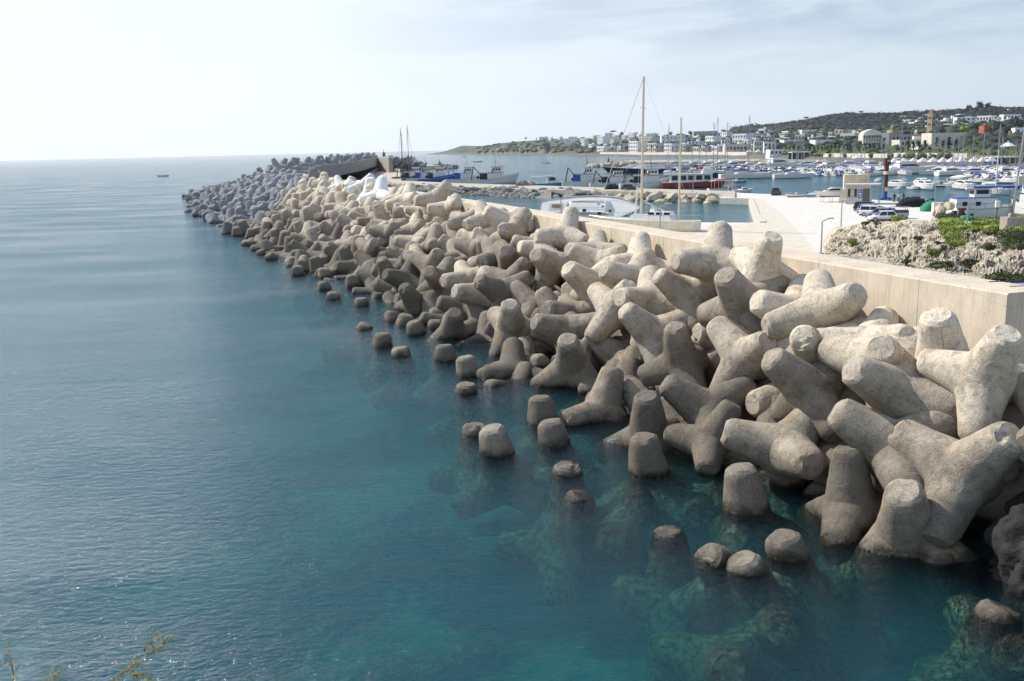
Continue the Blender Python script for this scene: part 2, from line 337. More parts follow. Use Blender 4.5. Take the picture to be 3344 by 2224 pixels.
TETS=[['E1',7.56,55.5,5.62,0.258,-0.162,-0.298,-0.905,0.94],
['E2',10.34,47.59,6.66,0.15,-0.174,-0.285,-0.931,0.97],
['E3',11.48,43.19,6.9,-0.622,0.291,0.522,0.505,0.85],
['E4',9.18,48.4,4.86,-0.896,-0.07,0.439,-0.0,0.88],
['E5',10.46,42.15,5.37,-0.896,-0.242,0.317,-0.195,1.01],
['E6',12.31,40.47,5.13,0.738,-0.044,-0.543,0.398,0.96],
['E7',12.77,38.5,5.58,0.817,0.385,0.321,-0.285,0.99],
['E8',12.24,36.98,4.26,0.854,0.388,-0.34,0.069,0.95],
['E9',10.03,39.95,3.49,0.709,-0.131,-0.427,-0.546,0.93],
['E10',7.94,43.39,2.51,-0.923,-0.137,0.17,-0.315,0.91],
['E11',7.22,47.41,3.11,0.912,0.128,-0.389,0.029,0.93],
['E14',11.41,35.28,3.2,-0.895,-0.027,0.421,-0.146,0.95],
['E15',13.26,31.6,4.03,-0.755,0.071,0.512,-0.404,0.96],
['E16',14.9,31.86,4.73,0.77,0.045,-0.234,0.592,1.0],
['E17',15.16,29.62,4.97,-0.596,0.174,0.631,0.464,0.89],
['E18',13.72,35.51,4.75,0.672,-0.52,-0.018,-0.526,0.93],
['E19',13.42,33.54,4.58,-0.527,-0.464,-0.244,0.669,1.0],
['G20',12.75,30.26,2.39,0.881,-0.138,-0.452,-0.029,0.99],
['I21',13.9,28.1,2.31,0.715,-0.202,-0.516,-0.426,0.99],
['I22',11.33,30.28,0.28,-0.469,-0.009,0.047,0.882,0.93],
['I23',12.35,28.14,0.26,0.886,0.278,-0.04,-0.369,0.99],
['H24',10.14,33.91,1.3,-0.776,0.29,0.529,-0.184,0.98],
['H25',7.91,36.83,0.71,0.075,-0.107,-0.797,0.589,0.78],
['H29',8.26,38.86,1.41,0.887,-0.103,-0.447,0.063,0.94],
['H32',4.19,43.85,-0.04,0.304,-0.177,-0.084,-0.932,0.98],
['H28',5.84,39.35,0.12,-0.079,0.04,0.183,-0.979,0.98],
['D35',3.23,50.06,0.87,-0.09,-0.097,-0.299,0.945,0.99],
['D40',3.3,53.72,2.16,-0.788,-0.381,0.43,0.221,0.99],
['D42',3.66,55.89,2.64,0.809,0.437,-0.366,-0.143,0.94],
['D43',0.5,55.51,-0.52,0.601,0.549,-0.102,0.572,1.03],
['D44',0.24,51.42,-1.14,0.757,0.486,-0.222,-0.375,0.99],
['D45',0.01,53.42,-0.35,0.698,0.578,-0.292,-0.306,1.01],
['D49',-4.14,64.54,0.14,-0.287,-0.03,-0.35,0.891,0.96],
['D51',-0.0,59.23,1.43,-0.472,-0.196,-0.3,0.806,1.01],
['D61',-7.6,74.89,0.53,-0.901,-0.268,0.25,-0.233,0.96],
['D62',-3.34,69.05,1.01,0.697,0.418,-0.382,-0.441,0.91],
['D63',-2.09,67.65,2.25,0.039,0.51,0.345,-0.787,1.0],
['D64',-0.6,65.09,2.79,0.864,0.295,-0.409,0.009,0.96],
['D65',-3.4,73.15,2.6,0.735,0.523,-0.411,-0.135,0.97],
['D66',-5.74,76.71,2.11,0.728,0.319,-0.403,0.454,0.99],
['D67',-6.67,81.41,2.66,-0.592,-0.147,-0.393,0.688,1.0],
['D68',-8.35,86.22,2.51,-0.552,-0.185,0.496,-0.644,0.97],
['D69',0.13,70.51,4.24,0.469,0.193,-0.471,0.721,1.0],
['D70',-0.07,67.25,3.11,0.376,0.334,-0.029,0.864,0.94],
['D72',4.96,56.85,4.29,-0.172,0.315,0.354,-0.864,1.01],
['D74',7.08,53.48,4.96,0.742,0.02,-0.549,0.385,1.0],
['D75',5.8,52.35,3.6,0.707,-0.243,-0.472,-0.467,0.95],
['D76',7.45,49.99,4.28,-0.724,-0.542,0.274,0.327,1.0],
['D77',5.71,59.2,5.36,0.755,0.189,-0.493,-0.389,0.91],
['D78',2.64,69.6,5.13,0.694,0.494,-0.384,-0.356,0.92],
['D79',2.78,65.21,4.71,-0.292,-0.415,-0.368,0.78,0.99],
['D80',-1.62,75.89,4.05,-0.781,-0.205,0.297,-0.51,0.95],
['D82',-1.01,72.82,4.06,0.751,0.614,-0.213,-0.119,1.0],
['B1',3.96,67.25,6.41,-0.123,0.161,0.228,0.952,0.93],
['B2',5.63,61.42,5.68,0.715,0.473,-0.403,-0.321,0.92],
['B3',0.02,78.37,6.42,0.597,0.679,0.123,0.409,1.02],
['B4',-2.1,84.74,6.39,-0.392,0.283,-0.504,0.716,0.94],
['B5',-6.03,97.35,6.68,0.631,0.393,-0.561,-0.364,0.94],
['B6',-4.08,89.66,5.87,0.472,-0.333,0.266,-0.772,0.95],
['B7',-9.83,108.75,5.61,0.038,0.295,0.197,0.934,0.83],
['B8',-12.82,117.77,6.49,0.265,-0.181,0.577,-0.751,1.0],
['B9',-7.27,90.05,3.65,0.717,-0.248,-0.118,-0.641,0.93],
['B10',-10.22,103.15,4.22,-0.237,0.15,-0.567,0.775,0.93],
['B11',-12.72,102.99,3.88,0.744,0.537,-0.132,0.375,1.06],
['B12',-9.03,93.5,3.55,-0.597,-0.341,0.511,0.516,0.92],
['B13',-2.61,79.44,4.29,-0.834,-0.482,0.048,-0.263,0.94],
['B14',-2.56,83.05,4.84,-0.187,-0.1,0.542,-0.813,0.93],
['B15',0.33,76.25,5.84,-0.718,-0.416,0.435,-0.35,1.0],
['B16',-7.79,102.87,7.42,0.693,-0.553,-0.345,-0.307,1.02],
['C1',-17.59,131.5,6.52,-0.074,0.061,0.236,0.967,1.22],
['C2',-22.85,147.22,6.64,-0.035,0.296,0.332,-0.895,1.17],
['C3',-19.96,137.43,6.49,-0.516,0.026,-0.09,0.851,1.06],
['C4',-29.56,169.1,6.71,0.47,0.068,-0.758,0.448,0.96],
['C5',-21.98,145.24,7.27,-0.519,-0.366,-0.063,-0.77,1.1],
['C6',-13.54,119.9,6.52,-0.188,0.102,-0.51,0.833,1.08],
['C7',-12.15,115.41,6.64,-0.229,0.138,-0.589,0.763,1.09],
['A1',-71.08,295.45,6.68,0.899,0.232,-0.264,-0.262,1.15],
['A2',-84.02,330.17,5.63,0.071,-0.166,-0.226,0.957,1.31],
['A3',-68.4,251.46,2.6,0.923,0.211,-0.25,-0.201,1.26],
['A4',-40.59,201.43,7.32,0.867,0.304,0.176,-0.353,1.32],
['A5',-48.1,197.01,2.76,0.484,0.585,-0.598,-0.257,1.21],
['A6',-75.47,245.59,-0.29,0.788,0.099,-0.601,-0.094,1.27],
['A7',-97.9,311.62,0.57,-0.687,-0.562,0.46,-0.008,1.36],
['A8',-43.81,191.92,3.72,0.091,0.198,-0.528,0.821,1.35],
['A10',-42.93,163.52,0.45,0.073,-0.192,0.345,-0.916,1.22],
['A11',-27.04,127.95,1.43,-0.309,0.157,-0.525,0.777,1.17],
['A12',-23.2,112.26,0.48,0.267,-0.157,0.378,-0.872,1.09],
['A13',-32.19,141.4,1.16,0.859,0.365,-0.049,0.355,1.14],
['A14',-37.76,150.28,0.75,0.413,-0.359,0.418,-0.725,1.28],
['A15',-16.35,116.13,3.95,0.321,-0.372,0.392,-0.778,1.07],
['A16',-26.44,135.22,2.47,0.098,0.017,-0.449,0.888,1.14],
['A17',-12.7,105.23,3.71,-0.028,0.023,-0.548,0.836,1.0],
['A18',-9.97,100.92,4.09,0.168,-0.176,0.466,-0.851,0.93],
['A19',-9.46,95.7,3.39,0.588,0.386,-0.497,-0.508,0.9],
['A20',-14.61,100.11,2.25,-0.87,-0.465,-0.086,-0.142,0.95],
['A21',-9.4,88.38,2.34,0.617,0.392,-0.368,0.575,0.95],
['A22',-15.36,102.2,1.88,-0.127,-0.143,-0.587,0.786,0.93],
['A23',-11.21,87.42,1.19,-0.77,-0.148,0.256,-0.565,0.93],
['A24',-21.84,116.56,1.2,0.4,-0.254,-0.591,-0.653,0.9],
['A25',-18.9,109.14,1.8,0.55,0.586,-0.071,0.591,1.06],
['A26',-35.34,163.34,3.13,-0.317,-0.216,0.548,-0.744,1.26],
['A27',-54.88,196.51,0.69,-0.673,-0.605,-0.063,-0.421,1.25],
['A28',-9.19,82.53,1.46,0.001,0.403,0.402,-0.822,0.98],
['S0',-0.55,38.73,-1.3,0.781,-0.03,-0.083,0.618,1.0],
['S1',-1.9,41.47,-2.06,0.973,0.007,0.024,0.231,1.0],
['S2',2.03,35.89,-2.12,0.663,0.016,-0.002,0.748,1.0],
['S3',1.57,33.0,-2.18,0.934,0.05,0.18,0.305,1.0],
['S4',-2.57,49.0,-1.99,0.897,0.023,0.015,0.441,1.0],
['S5',-2.25,53.09,-1.4,0.983,-0.02,-0.095,0.156,1.0],
['S6',-4.07,57.18,-1.57,0.707,-0.02,-0.008,0.706,1.0],
['S7',-5.44,67.71,-1.85,0.709,-0.008,-0.008,0.705,1.0],
['S8',-6.46,65.97,-1.51,0.993,0.057,-0.094,0.037,1.0],
['S9',-8.42,69.38,-1.6,0.878,0.061,0.126,0.457,1.0],
['S10',-9.18,71.08,-1.72,0.906,-0.064,0.06,0.414,1.0],
['S11',-11.43,68.26,-1.93,0.782,0.133,0.131,0.595,1.0],
['S12',-8.71,61.79,-1.63,0.995,-0.021,0.032,0.091,1.0],
['S13',-6.86,58.87,-1.98,0.751,-0.032,-0.04,0.659,1.0],
['S15',1.43,43.06,-1.26,0.815,-0.043,-0.011,0.578,1.0],
['S16',1.9,39.66,-1.45,0.605,-0.077,-0.006,0.793,1.0],
['S17',5.42,35.96,-0.95,0.895,0.009,-0.089,0.436,1.0],
['S18',8.23,31.68,-0.92,0.576,-0.059,-0.031,0.815,1.0],
['S19',5.16,29.53,-2.36,0.988,-0.029,-0.021,0.148,1.0],
['S20',8.94,27.78,-1.73,0.976,-0.015,-0.141,0.162,1.0],
['S21',7.67,26.79,-1.95,0.981,-0.011,-0.187,0.047,1.0],
['S23',12.22,23.43,-2.08,0.716,0.095,0.161,0.672,1.0],
['S24',-46.5,156.66,-1.19,0.749,-0.056,0.072,0.657,1.26],
['S25',-37.08,136.01,-2.15,0.844,0.057,-0.126,0.519,1.19],
['S26',-34.45,128.08,-2.16,0.971,0.02,0.039,0.234,1.16],
['S27',-31.19,122.18,-1.97,0.982,-0.011,-0.171,0.083,1.13],
['S28',-33.53,133.24,-2.3,0.985,-0.062,0.051,0.15,1.18],
['S29',-29.62,121.19,-2.0,0.889,-0.084,-0.167,0.419,1.13],
['S30',-22.59,100.61,-1.52,0.799,0.067,-0.042,0.596,1.03],
['S31',-19.2,97.86,-1.54,0.946,-0.02,-0.021,0.324,1.02],
['S32',-17.51,89.2,-1.7,0.565,-0.023,-0.028,0.824,1.0],
['S33',-15.82,83.3,-1.84,0.832,0.082,-0.011,0.548,1.0],
['S34',-21.45,106.31,-2.15,0.628,0.004,0.055,0.776,1.05],
['S35',-25.44,109.41,-1.62,0.749,0.088,0.061,0.654,1.07],
['S36',-12.69,78.89,-1.81,0.881,0.002,0.036,0.471,1.0],
['S37',-15.06,90.44,-1.26,0.734,0.03,-0.047,0.677,1.0],
['S38',-84.09,255.33,-2.71,0.895,0.083,0.012,0.437,1.35],
['S39',-76.88,233.51,-2.32,0.955,0.076,0.171,0.228,1.35],
['S40',-75.09,226.34,-2.97,0.939,0.094,0.021,0.33,1.35],
['S41',-64.6,204.61,-2.04,0.969,-0.041,-0.183,0.159,1.35],
['S42',-94.63,287.51,-2.34,0.85,0.028,0.037,0.524,1.35],
['S43',-11.95,83.09,-2.0,0.992,-0.102,0.038,0.057,1.0],
['D0',7.43,28.1,-1.5,0.889,0.252,-0.32,-0.211,1],
['D1',5.18,28.19,-2.6,-0.163,0.067,0.847,-0.502,1],
['D2',13.06,27.85,-2.1,0.483,0.267,-0.833,0.026,1],
['D3',7.89,26.44,-1.98,0.066,0.17,0.467,-0.865,1],
['D4',13.62,23.93,-1.87,-0.886,-0.428,0.123,0.127,1],
['D5',3.7,33.08,-2.0,0.724,0.481,0.206,-0.45,1],
['D6',7.28,35.52,-1.84,0.211,0.014,-0.554,0.805,1],
['D7',5.99,24.79,-2.29,0.632,0.422,0.24,-0.604,1],
['D11',11.6,30.92,-2.47,-0.489,0.017,0.488,-0.723,1]]
SCL={}; items=[]  # name, centre, quat, mesh, tone
for r in TETS:
    items.append((r[0],Vector(r[1:4]),Quaternion(r[4:8]))); SCL[r[0]]=r[8]
rnd=random.Random(11)
def rq(): return Quaternion((rnd.gauss(0,1),rnd.gauss(0,1),rnd.gauss(0,1),rnd.gauss(0,1))).normalized()
def rq_in(p):
    o=((EYE-p).normalized()*.5+Vector((0,0,.8))).normalized(); best=None
    for k in range(30):
        q=rq(); m=max((q@a).dot(o) for a in AX)
        if best is None or m<best[0]: best=(m,q)
    return best[1]
pts=[i[1] for i in items]
def free(p,d):
    for q in pts:
        if abs(q.x-p.x)<d and abs(q.y-p.y)<d and (q-p).length<d: return False
    return True
def gscale(s): return math.exp(interp(s,[70,110,170],[0,.16,.30]))
fill=[]
s=-4.
while s<300:
    E=edge(s); n=1.3
    while n<E+1.5:
        for tr in range(3):
            gs=gscale(s); ss=s+rnd.uniform(-.7,.7); n2=n+rnd.uniform(-.5,.5); z=surf(ss,n2)+rnd.uniform(-.5,.35)
            if n2<1.3: n2=1.3
            p=bw(ss,n2,z-(2.5 if s<34 else 1.6 if s<75 else .4)); dmin=2.3 if s<40 else 2.15*gs
            if ss<4 and n2>2.0: continue
            if free(p,dmin):
                pts.append(p); fid='F%d'%len(fill); SCL[fid]=gs; fill.append((fid,p,rq() if s>75 else rq_in(p))); break
        n+=1.5
    s+=1.5
# lower course that closes the gaps between the outer units
under=[]
s=-3.
while s<120:
    E=edge(s); n=1.8
    while n<E+1:
        under.append(('U',bw(s+rnd.uniform(-.4,.4),n+rnd.uniform(-.3,.3),surf(s,n)-(4.2 if s<40 else 3)),rq())); n+=2.4
    s+=2.4
allp=fill
def dist(i): return (i[1]-EYE).length
allp.sort(key=dist)
k_=296-len(items); solo=items+allp[:k_]; rest=allp[k_:]+under
# tones
WHITE={'C1','C2','C3','C4','C5'}
def tone(nm,p):
    if nm in WHITE: return M_NEW
    s,n=sn(p)
    if s+noise.noise(Vector((s*.3,n*.5,0)))*45+(n-6)*2.5>172: return M_GREY
    return M_UNIT
RAISE=[]
def pose(q):
    t=[(q@a) for a in AX]; up=[v for v in t if v.z>.45]
    if any(v.z>.93 for v in t): return 'one leg upright'
    if len(up)==2: return 'two legs raised in V'
    if len(up)==3: return 'three legs spread'
    l=[v for v in t if v.z>.2]
    v=max(t,key=lambda v:v.z)
    return 'leg leaning '+('seaward' if Vector((v.x,v.y)).dot(WN)>.2 else 'to the wall' if Vector((v.x,v.y)).dot(WN)<-.2 else 'sideways')
rows={}
for it in solo:
    s,n=sn(it[1]); z=it[1].z
    if it[0][0]=='D': row='sunk'
    elif z<-.4 and n>edge(s)+1.0: row='offshore stub'
    elif z<.9: row='water'
    elif n<2.1: row='wall'
    elif z>3.3: row='upper'
    else: row='lower'
    rows.setdefault(row,[]).append((s,it))
ROWTXT={'sunk':'under the clear water','offshore stub':'out in the sea','water':'at the waterline','wall':'against the wall','upper':'high on the slope','lower':'low on the slope'}
for row,l in rows.items():
    l.sort(key=lambda a:a[0])
    for k,(s,it) in enumerate(l):
        nm,p,q=it; mt=tone(nm,p)
        o=bpy.data.objects.new('tetrapod',TM[int(abs(p.x*7+p.y*3))%5] if dist(it)<85 else TMMID); COL.objects.link(o)
        o.location=p; o.rotation_mode='QUATERNION'; o.rotation_quaternion=q; o.scale=(SCL.get(nm,1),)*3
        o.material_slots[0].link='OBJECT'; o.material_slots[0].material=mt
        _=0
        tn='smooth new white' if mt is M_NEW else 'blue-grey' if mt is M_GREY else 'weed-covered submerged' if it[0][0]=='D' else 'dark wet-footed' if row in('water','offshore stub','sunk') else 'grey-brown' if row=='lower' else 'pale cream'
        tag(o,'%s tetrapod %s, %s from near end, %s'%(tn,ROWTXT[row],ordn(k+1),pose(q)),'concrete tetrapod','concrete tetrapods piled along the breakwater')
# everything smaller or deeper in the pile
def joined(name,lst,src,mt):
    n=len(src.vertices); sv=[v.co.copy() for v in src.vertices]; sf=[tuple(p.vertices) for p in src.polygons]
    mb=MB()
    for _,p,q in lst:
        R=q.to_matrix()*SCL.get(_,gscale(sn(p)[0]) if p.y>100 else 1); b=len(mb.v); mb.v+=[tuple(R@v+p) for v in sv]; mb.f+=[tuple(b+i for i in f) for f in sf]
    mb.mi=[0]*len(mb.f); return mb.build(name,mt,smooth=True)
ra=[i for i in rest if tone('x',i[1]) is M_UNIT]; rb=[i for i in rest if tone('x',i[1]) is M_GREY]
# beyond the bend of the wall the pile goes on, seen only over the far wall
WFAR=[bw(300,-1,7.6)]+[P(936,551,8.0),P(1096,535,8.6),P(1170,524,9.0),P(1231,513.5,9.3),P(1275,515,9.3)]
for a,b in zip(WFAR[:-1],WFAR[1:-1]):
    d_=b-a; Ln=d_.length; nn_=Vector((-d_.y,d_.x,0)).normalized(); k=int(Ln/3.1)
    for i in range(k):
        for j in range(3): rb.append(('R',a+d_*(i/k)+nn_*(2.6+j*3.0+rnd.uniform(-.6,.6))+Vector((0,0,-.3-j*2.0+rnd.uniform(-.5,.7))),rq()))
print('TETS solo',len(solo),'rest',len(rest),len(rb))
tag(joined('tetrapod_mass',ra,TMLOW,M_UNIT),'deep and distant part of the cream tetrapod pile',cat='tetrapod pile',kind='stuff')
tag(joined('tetrapod_mass',rb,TMLOW,M_GREY),'far grey tetrapods along the outer breakwater',cat='tetrapod pile',kind='stuff')
# ---------------------------------------------------------------- water body and seabed
def water_mat():
    m=bpy.data.materials.new('sea_water'); m.use_nodes=True; t=m.node_tree; t.nodes.clear()
    o=N(t,'ShaderNodeOutputMaterial'); ge=N(t,'ShaderNodeNewGeometry')
    def nz(sx,sy,sc,det,rot):
        mp=N(t,'ShaderNodeMapping'); mp.inputs['Scale'].default_value=(sx,sy,1); mp.inputs['Rotation'].default_value=(0,0,math.radians(rot)); L(t,ge.outputs['Position'],mp.inputs[0])
        n=N(t,'ShaderNodeTexNoise',i_Scale=sc,i_Detail=det,i_Roughness=.62,i_Distortion=.25); L(t,mp.outputs[0],n.inputs['Vector']); return n.outputs['Fac']
    a=nz(1,2.3,1.5,5,20); b=nz(1,2.0,.28,3,-12); c=nz(1,1.8,5.5,3,35)
    def ma(op,x,y):
        n=N(t,'ShaderNodeMath',operation=op)
        for i,v in enumerate((x,y)):
            if isinstance(v,(int,float)): n.inputs[i].default_value=v
            else: L(t,v,n.inputs[i])
        return n.outputs[0]
    # gusts: patches of rougher and calmer surface
    g=N(t,'ShaderNodeTexNoise',i_Scale=.035,i_Detail=3); mp=N(t,'ShaderNodeMapping'); mp.inputs['Scale'].default_value=(1,2.5,1); L(t,ge.outputs['Position'],mp.inputs[0]); L(t,mp.outputs[0],g.inputs['Vector'])
    gm=N(t,'ShaderNodeMapRange'); gm.inputs['From Min'].default_value=.35; gm.inputs['From Max'].default_value=.65; gm.inputs['To Min'].default_value=.5; gm.inputs['To Max'].default_value=1.35; L(t,g.outputs['Fac'],gm.inputs['Value'])
    h=ma('ADD',ma('ADD',ma('MULTIPLY',a,.17),ma('MULTIPLY',b,.14)),ma('MULTIPLY',c,.05))
    h=ma('MULTIPLY',h,gm.outputs[0])
    bp=N(t,'ShaderNodeBump'); bp.inputs['Strength'].default_value=1; bp.inputs['Distance'].default_value=.8; L(t,h,bp.inputs['Height'])
    fr=N(t,'ShaderNodeFresnel',i_IOR=1.33); L(t,bp.outputs[0],fr.inputs['Normal'])
    gl=N(t,'ShaderNodeBsdfGlossy'); gl.inputs['Roughness'].default_value=.09; L(t,bp.outputs[0],gl.inputs['Normal'])
    tr=N(t,'ShaderNodeBsdfTransparent')
    # light scattered back by the water itself, greener over pale patches of sand
    mx=N(t,'ShaderNodeMixShader'); L(t,fr.outputs[0],mx.inputs[0]); L(t,tr.outputs[0],mx.inputs[1]); L(t,gl.outputs[0],mx.inputs[2]); L(t,mx.outputs[0],o.inputs['Surface'])
    v=N(t,'ShaderNodeVolumePrincipled'); v.inputs['Color'].default_value=(.10,.52,.62,1); v.inputs['Density'].default_value=.17; v.inputs['Anisotropy'].default_value=0
    v.inputs['Absorption Color'].default_value=(.0,.0,.0,1)
    ab=N(t,'ShaderNodeVolumeAbsorption'); ab.inputs['Color'].default_value=(.22,.86,.88,1); ab.inputs['Density'].default_value=.46
    scv=N(t,'ShaderNodeVolumeScatter'); scv.inputs['Color'].default_value=(.10,.46,.62,1); scv.inputs['Density'].default_value=.08
    ad=N(t,'ShaderNodeAddShader'); L(t,ab.outputs[0],ad.inputs[0]); L(t,scv.outputs[0],ad.inputs[1])
    L(t,ad.outputs[0],o.inputs['Volume'])
    return m
M_WATER=water_mat()
mb=MB(); X=60000
mb.box((0,30000-500,-7),(2*X,2*30000+0,14))
wtr=mb.build('water',M_WATER); tag(wtr,kind='structure')
# seabed falls away from the pile; sand with dark weed patches
def seabed_mat():
    m=bpy.data.materials.new('seabed_sand_and_weed'); m.use_nodes=True; t=m.node_tree; b=t.nodes['Principled BSDF']
    ge=N(t,'ShaderNodeNewGeometry'); n=N(t,'ShaderNodeTexNoise',i_Scale=.085,i_Detail=6,i_Roughness=.6,i_Distortion=.5); L(t,ge.outputs['Position'],n.inputs['Vector'])
    cr=N(t,'ShaderNodeValToRGB'); e=cr.color_ramp.elements; e[0].position=.46; e[0].color=lin('0c1114'); e[1].position=.60; e[1].color=lin('c0b48c'); L(t,n.outputs['Fac'],cr.inputs[0])
    L(t,cr.outputs[0],b.inputs['Base Color']); b.inputs['Roughness'].default_value=.9; return m
M_BED=seabed_mat()
mb=MB()
ys=[-20,0,8,14,18,22,26,30,34,40,46,54,64,80,100,130,180,260,400,800,2000,8000,50000]
xs=[-50000,-5000,-1000,-300,-120,-60,-40,-28,-20,-14,-10,-6,-3,0,3,6,9,12,15,18,25,50,200,2000,50000]
vs=[];fs=[]
for y in ys:
    for x in xs:
        s_,n_=sn((x,y)); d=max(0,n_-edge(s_)); z=-3.2-min(7,d*.22)+fbm(x*.08,y*.08,3)*1.0*(abs(x)<100 and y<200)
        vs.append((x,y,max(z,-12)))
for j in range(len(ys)-1):
    for i in range(len(xs)-1):
        k=j*len(xs)+i; fs.append((k,k+1,k+1+len(xs),k+len(xs)))
mb.add(vs,fs); bed=mb.build('seabed',M_BED,smooth=True); tag(bed,kind='structure')
# ---------------------------------------------------------------- parapet wall
def wall_mat(name,c,seam=6.5):
    m=bpy.data.materials.new(name); m.use_nodes=True; t=m.node_tree; b=t.nodes['Principled BSDF']
    tc=N(t,'ShaderNodeTexCoord'); n=N(t,'ShaderNodeTexNoise',i_Scale=.8,i_Detail=7,i_Roughness=.65); L(t,tc.outputs['Object'],n.inputs['Vector'])
    cr=N(t,'ShaderNodeValToRGB'); e=cr.color_ramp.elements; cc=lin(c); e[0].position=.3; e[0].color=tuple(a*.82 for a in cc[:3])+(1,); e[1].position=.7; e[1].color=tuple(min(1,a*1.1) for a in cc[:3])+(1,); L(t,n.outputs['Fac'],cr.inputs[0])
    mp=N(t,'ShaderNodeMapping'); mp.inputs['Scale'].default_value=(4,4,.25); L(t,tc.outputs['Object'],mp.inputs[0])
    n2=N(t,'ShaderNodeTexNoise',i_Scale=2,i_Detail=5); L(t,mp.outputs[0],n2.inputs['Vector'])
    r=N(t,'ShaderNodeMapRange'); r.inputs['From Min'].default_value=.5; r.inputs['From Max'].default_value=.75; r.inputs['To Max'].default_value=.6; L(t,n2.outputs['Fac'],r.inputs['Value'])
    mx=N(t,'ShaderNodeMix',data_type='RGBA'); L(t,r.outputs[0],mx.inputs[0]); L(t,cr.outputs[0],mx.inputs[6]); mx.inputs[7].default_value=tuple(a*.55 for a in cc[:3])+(1,)
    n3=N(t,'ShaderNodeTexNoise',i_Scale=28,i_Detail=5,i_Roughness=.7); L(t,tc.outputs['Object'],n3.inputs['Vector'])
    r3=N(t,'ShaderNodeMapRange'); r3.inputs['From Min'].default_value=.3; r3.inputs['From Max'].default_value=.7; r3.inputs['To Min'].default_value=.86; r3.inputs['To Max'].default_value=1.12; L(t,n3.outputs['Fac'],r3.inputs['Value'])
    vo=N(t,'ShaderNodeTexVoronoi',feature='DISTANCE_TO_EDGE',i_Scale=.23); nd=N(t,'ShaderNodeTexNoise',i_Scale=1.2,i_Detail=6); L(t,tc.outputs['Object'],nd.inputs['Vector']); va=N(t,'ShaderNodeVectorMath',operation='MULTIPLY_ADD'); L(t,nd.outputs['Color'],va.inputs[0]); va.inputs[1].default_value=(1.3,1.3,1.3); L(t,tc.outputs['Object'],va.inputs[2]); L(t,va.outputs[0],vo.inputs['Vector'])
    rc=N(t,'ShaderNodeMapRange'); rc.inputs['From Max'].default_value=.006; rc.inputs['To Min'].default_value=.78; rc.inputs['To Max'].default_value=1; L(t,vo.outputs['Distance'],rc.inputs['Value']); mc=N(t,'ShaderNodeMath',operation='MULTIPLY'); L(t,rc.outputs[0],mc.inputs[0]); L(t,r3.outputs[0],mc.inputs[1])
    sc=N(t,'ShaderNodeVectorMath',operation='SCALE'); L(t,mx.outputs[2],sc.inputs[0]); L(t,mc.outputs[0],sc.inputs['Scale']); L(t,sc.outputs[0],b.inputs['Base Color'])
    b.inputs['Roughness'].default_value=.92
    bp=N(t,'ShaderNodeBump'); bp.inputs['Strength'].default_value=.5; bp.inputs['Distance'].default_value=.03; L(t,n3.outputs['Fac'],bp.inputs['Height']); L(t,bp.outputs[0],b.inputs['Normal'])
    return m
M_WALL=wall_mat('pale_sandy_concrete','ccbda6'); M_WALLFAR=wall_mat('stained_grey_concrete','a39a8c')
WT=7.4
root=empty('breakwater_wall',bw(0,0,0),math.atan2(WD.y,WD.x))
tag(root,'long straight pale concrete parapet wall behind the tetrapod pile','wall')
# local x runs along the wall, y towards the sea
def chain(x0,x1,steps,y0,y1,z0,z1,jag=0):
    mb=MB(); vs=[];fs=[]
    for i in range(steps+1):
        x=x0+(x1-x0)*i/steps; w=noise.noise(Vector((x*.7,1,0)))*jag
        vs+=[(x,y1,z0),(x,y1+w*.3,z1-.06),(x,y1-.06,z1+w),(x,y0,z1+w*.5),(x,y0,z0)]
    for i in range(steps):
        b=i*5
        for k in range(4): fs.append((b+k,b+k+1,b+6+k,b+5+k))
    fs+=[(4,3,2,1,0),tuple(steps*5+k for k in range(5))]
    mb.add(vs,fs); return mb
joints=[0]; 
for xx in (4.2,10.4): joints.append(xx)
while joints[-1]<330: joints.append(joints[-1]+7.4)
for a,b_ in zip(joints,joints[1:]):
    o=chain(a+.012,b_-.012,max(2,int((b_-a)/.8)) if a<60 else 2,-1.96,0,0,WT,.02).build('wall_block',M_WALL,root); recalc(o)
mbj=MB().box((151.5,-.98,3.5),(299,1.6,7.0)); mbj.build('joint_filler',mat('rust_stained_joint','7a5a3c',.9),root)

# ---------------------------------------------------------------- quays, inner pier, outer breakwater arms
M_QUAY=wall_mat('bleached_quay_concrete','d2ccc1'); M_QSIDE=wall_mat('quay_side_concrete','a7a496')
M_ROCK=mat('grey_beige_boulder_rock','b8ad99',.95,var=.3,scale=.5,bump=.8,bscale=2.2,dirt=.5)
QZ=1.3
def pxy(l,z): return [(lambda q:(q.x,q.y))(P(x,y,z)) for x,y in l]
q_out=[tuple(bw(-14,-2)[:2]),tuple(bw(300,-2)[:2]),tuple(bw(300,-14)[:2]),tuple(bw(150,-14)[:2])]
edge_l=pxy([(2291,726),(2482,727),(2461,700),(2445,648),(2350,646)],QZ)
q_out=[tuple(bw(-30,-2.05)[:2]),tuple(bw(140,-2.05)[:2]),tuple(bw(140,-9)[:2]),tuple(bw(95,-13)[:2])]+edge_l+pxy([(2390,628),(2486,633),(2733,640),(2850,652),(2963,661),(3037,690),(3126,715),(3220,735)],QZ)+[(70,95),(120,60),(120,10),(30,5)]
mb=MB().prism(q_out,-3,QZ); o=mb.build('quay_pavement',[M_QUAY]); tag(o,kind='structure')
# lighter slabs of the apron with joints: a second thin sheet of a slightly different pour
M_Q2=wall_mat('sandy_apron_concrete','cdc3af')
sl=pxy([(2482,728),(2462,700),(2446,649),(2490,650),(2560,705),(2640,790),(2690,852)],QZ)+[tuple(bw(30,-2.2)[:2]),tuple(bw(88,-2.3)[:2]),tuple(bw(90,-11)[:2])]
o=MB().prism(sl,QZ+.001,QZ+.006).build('pavement_apron',M_Q2); tag(o,kind='structure')
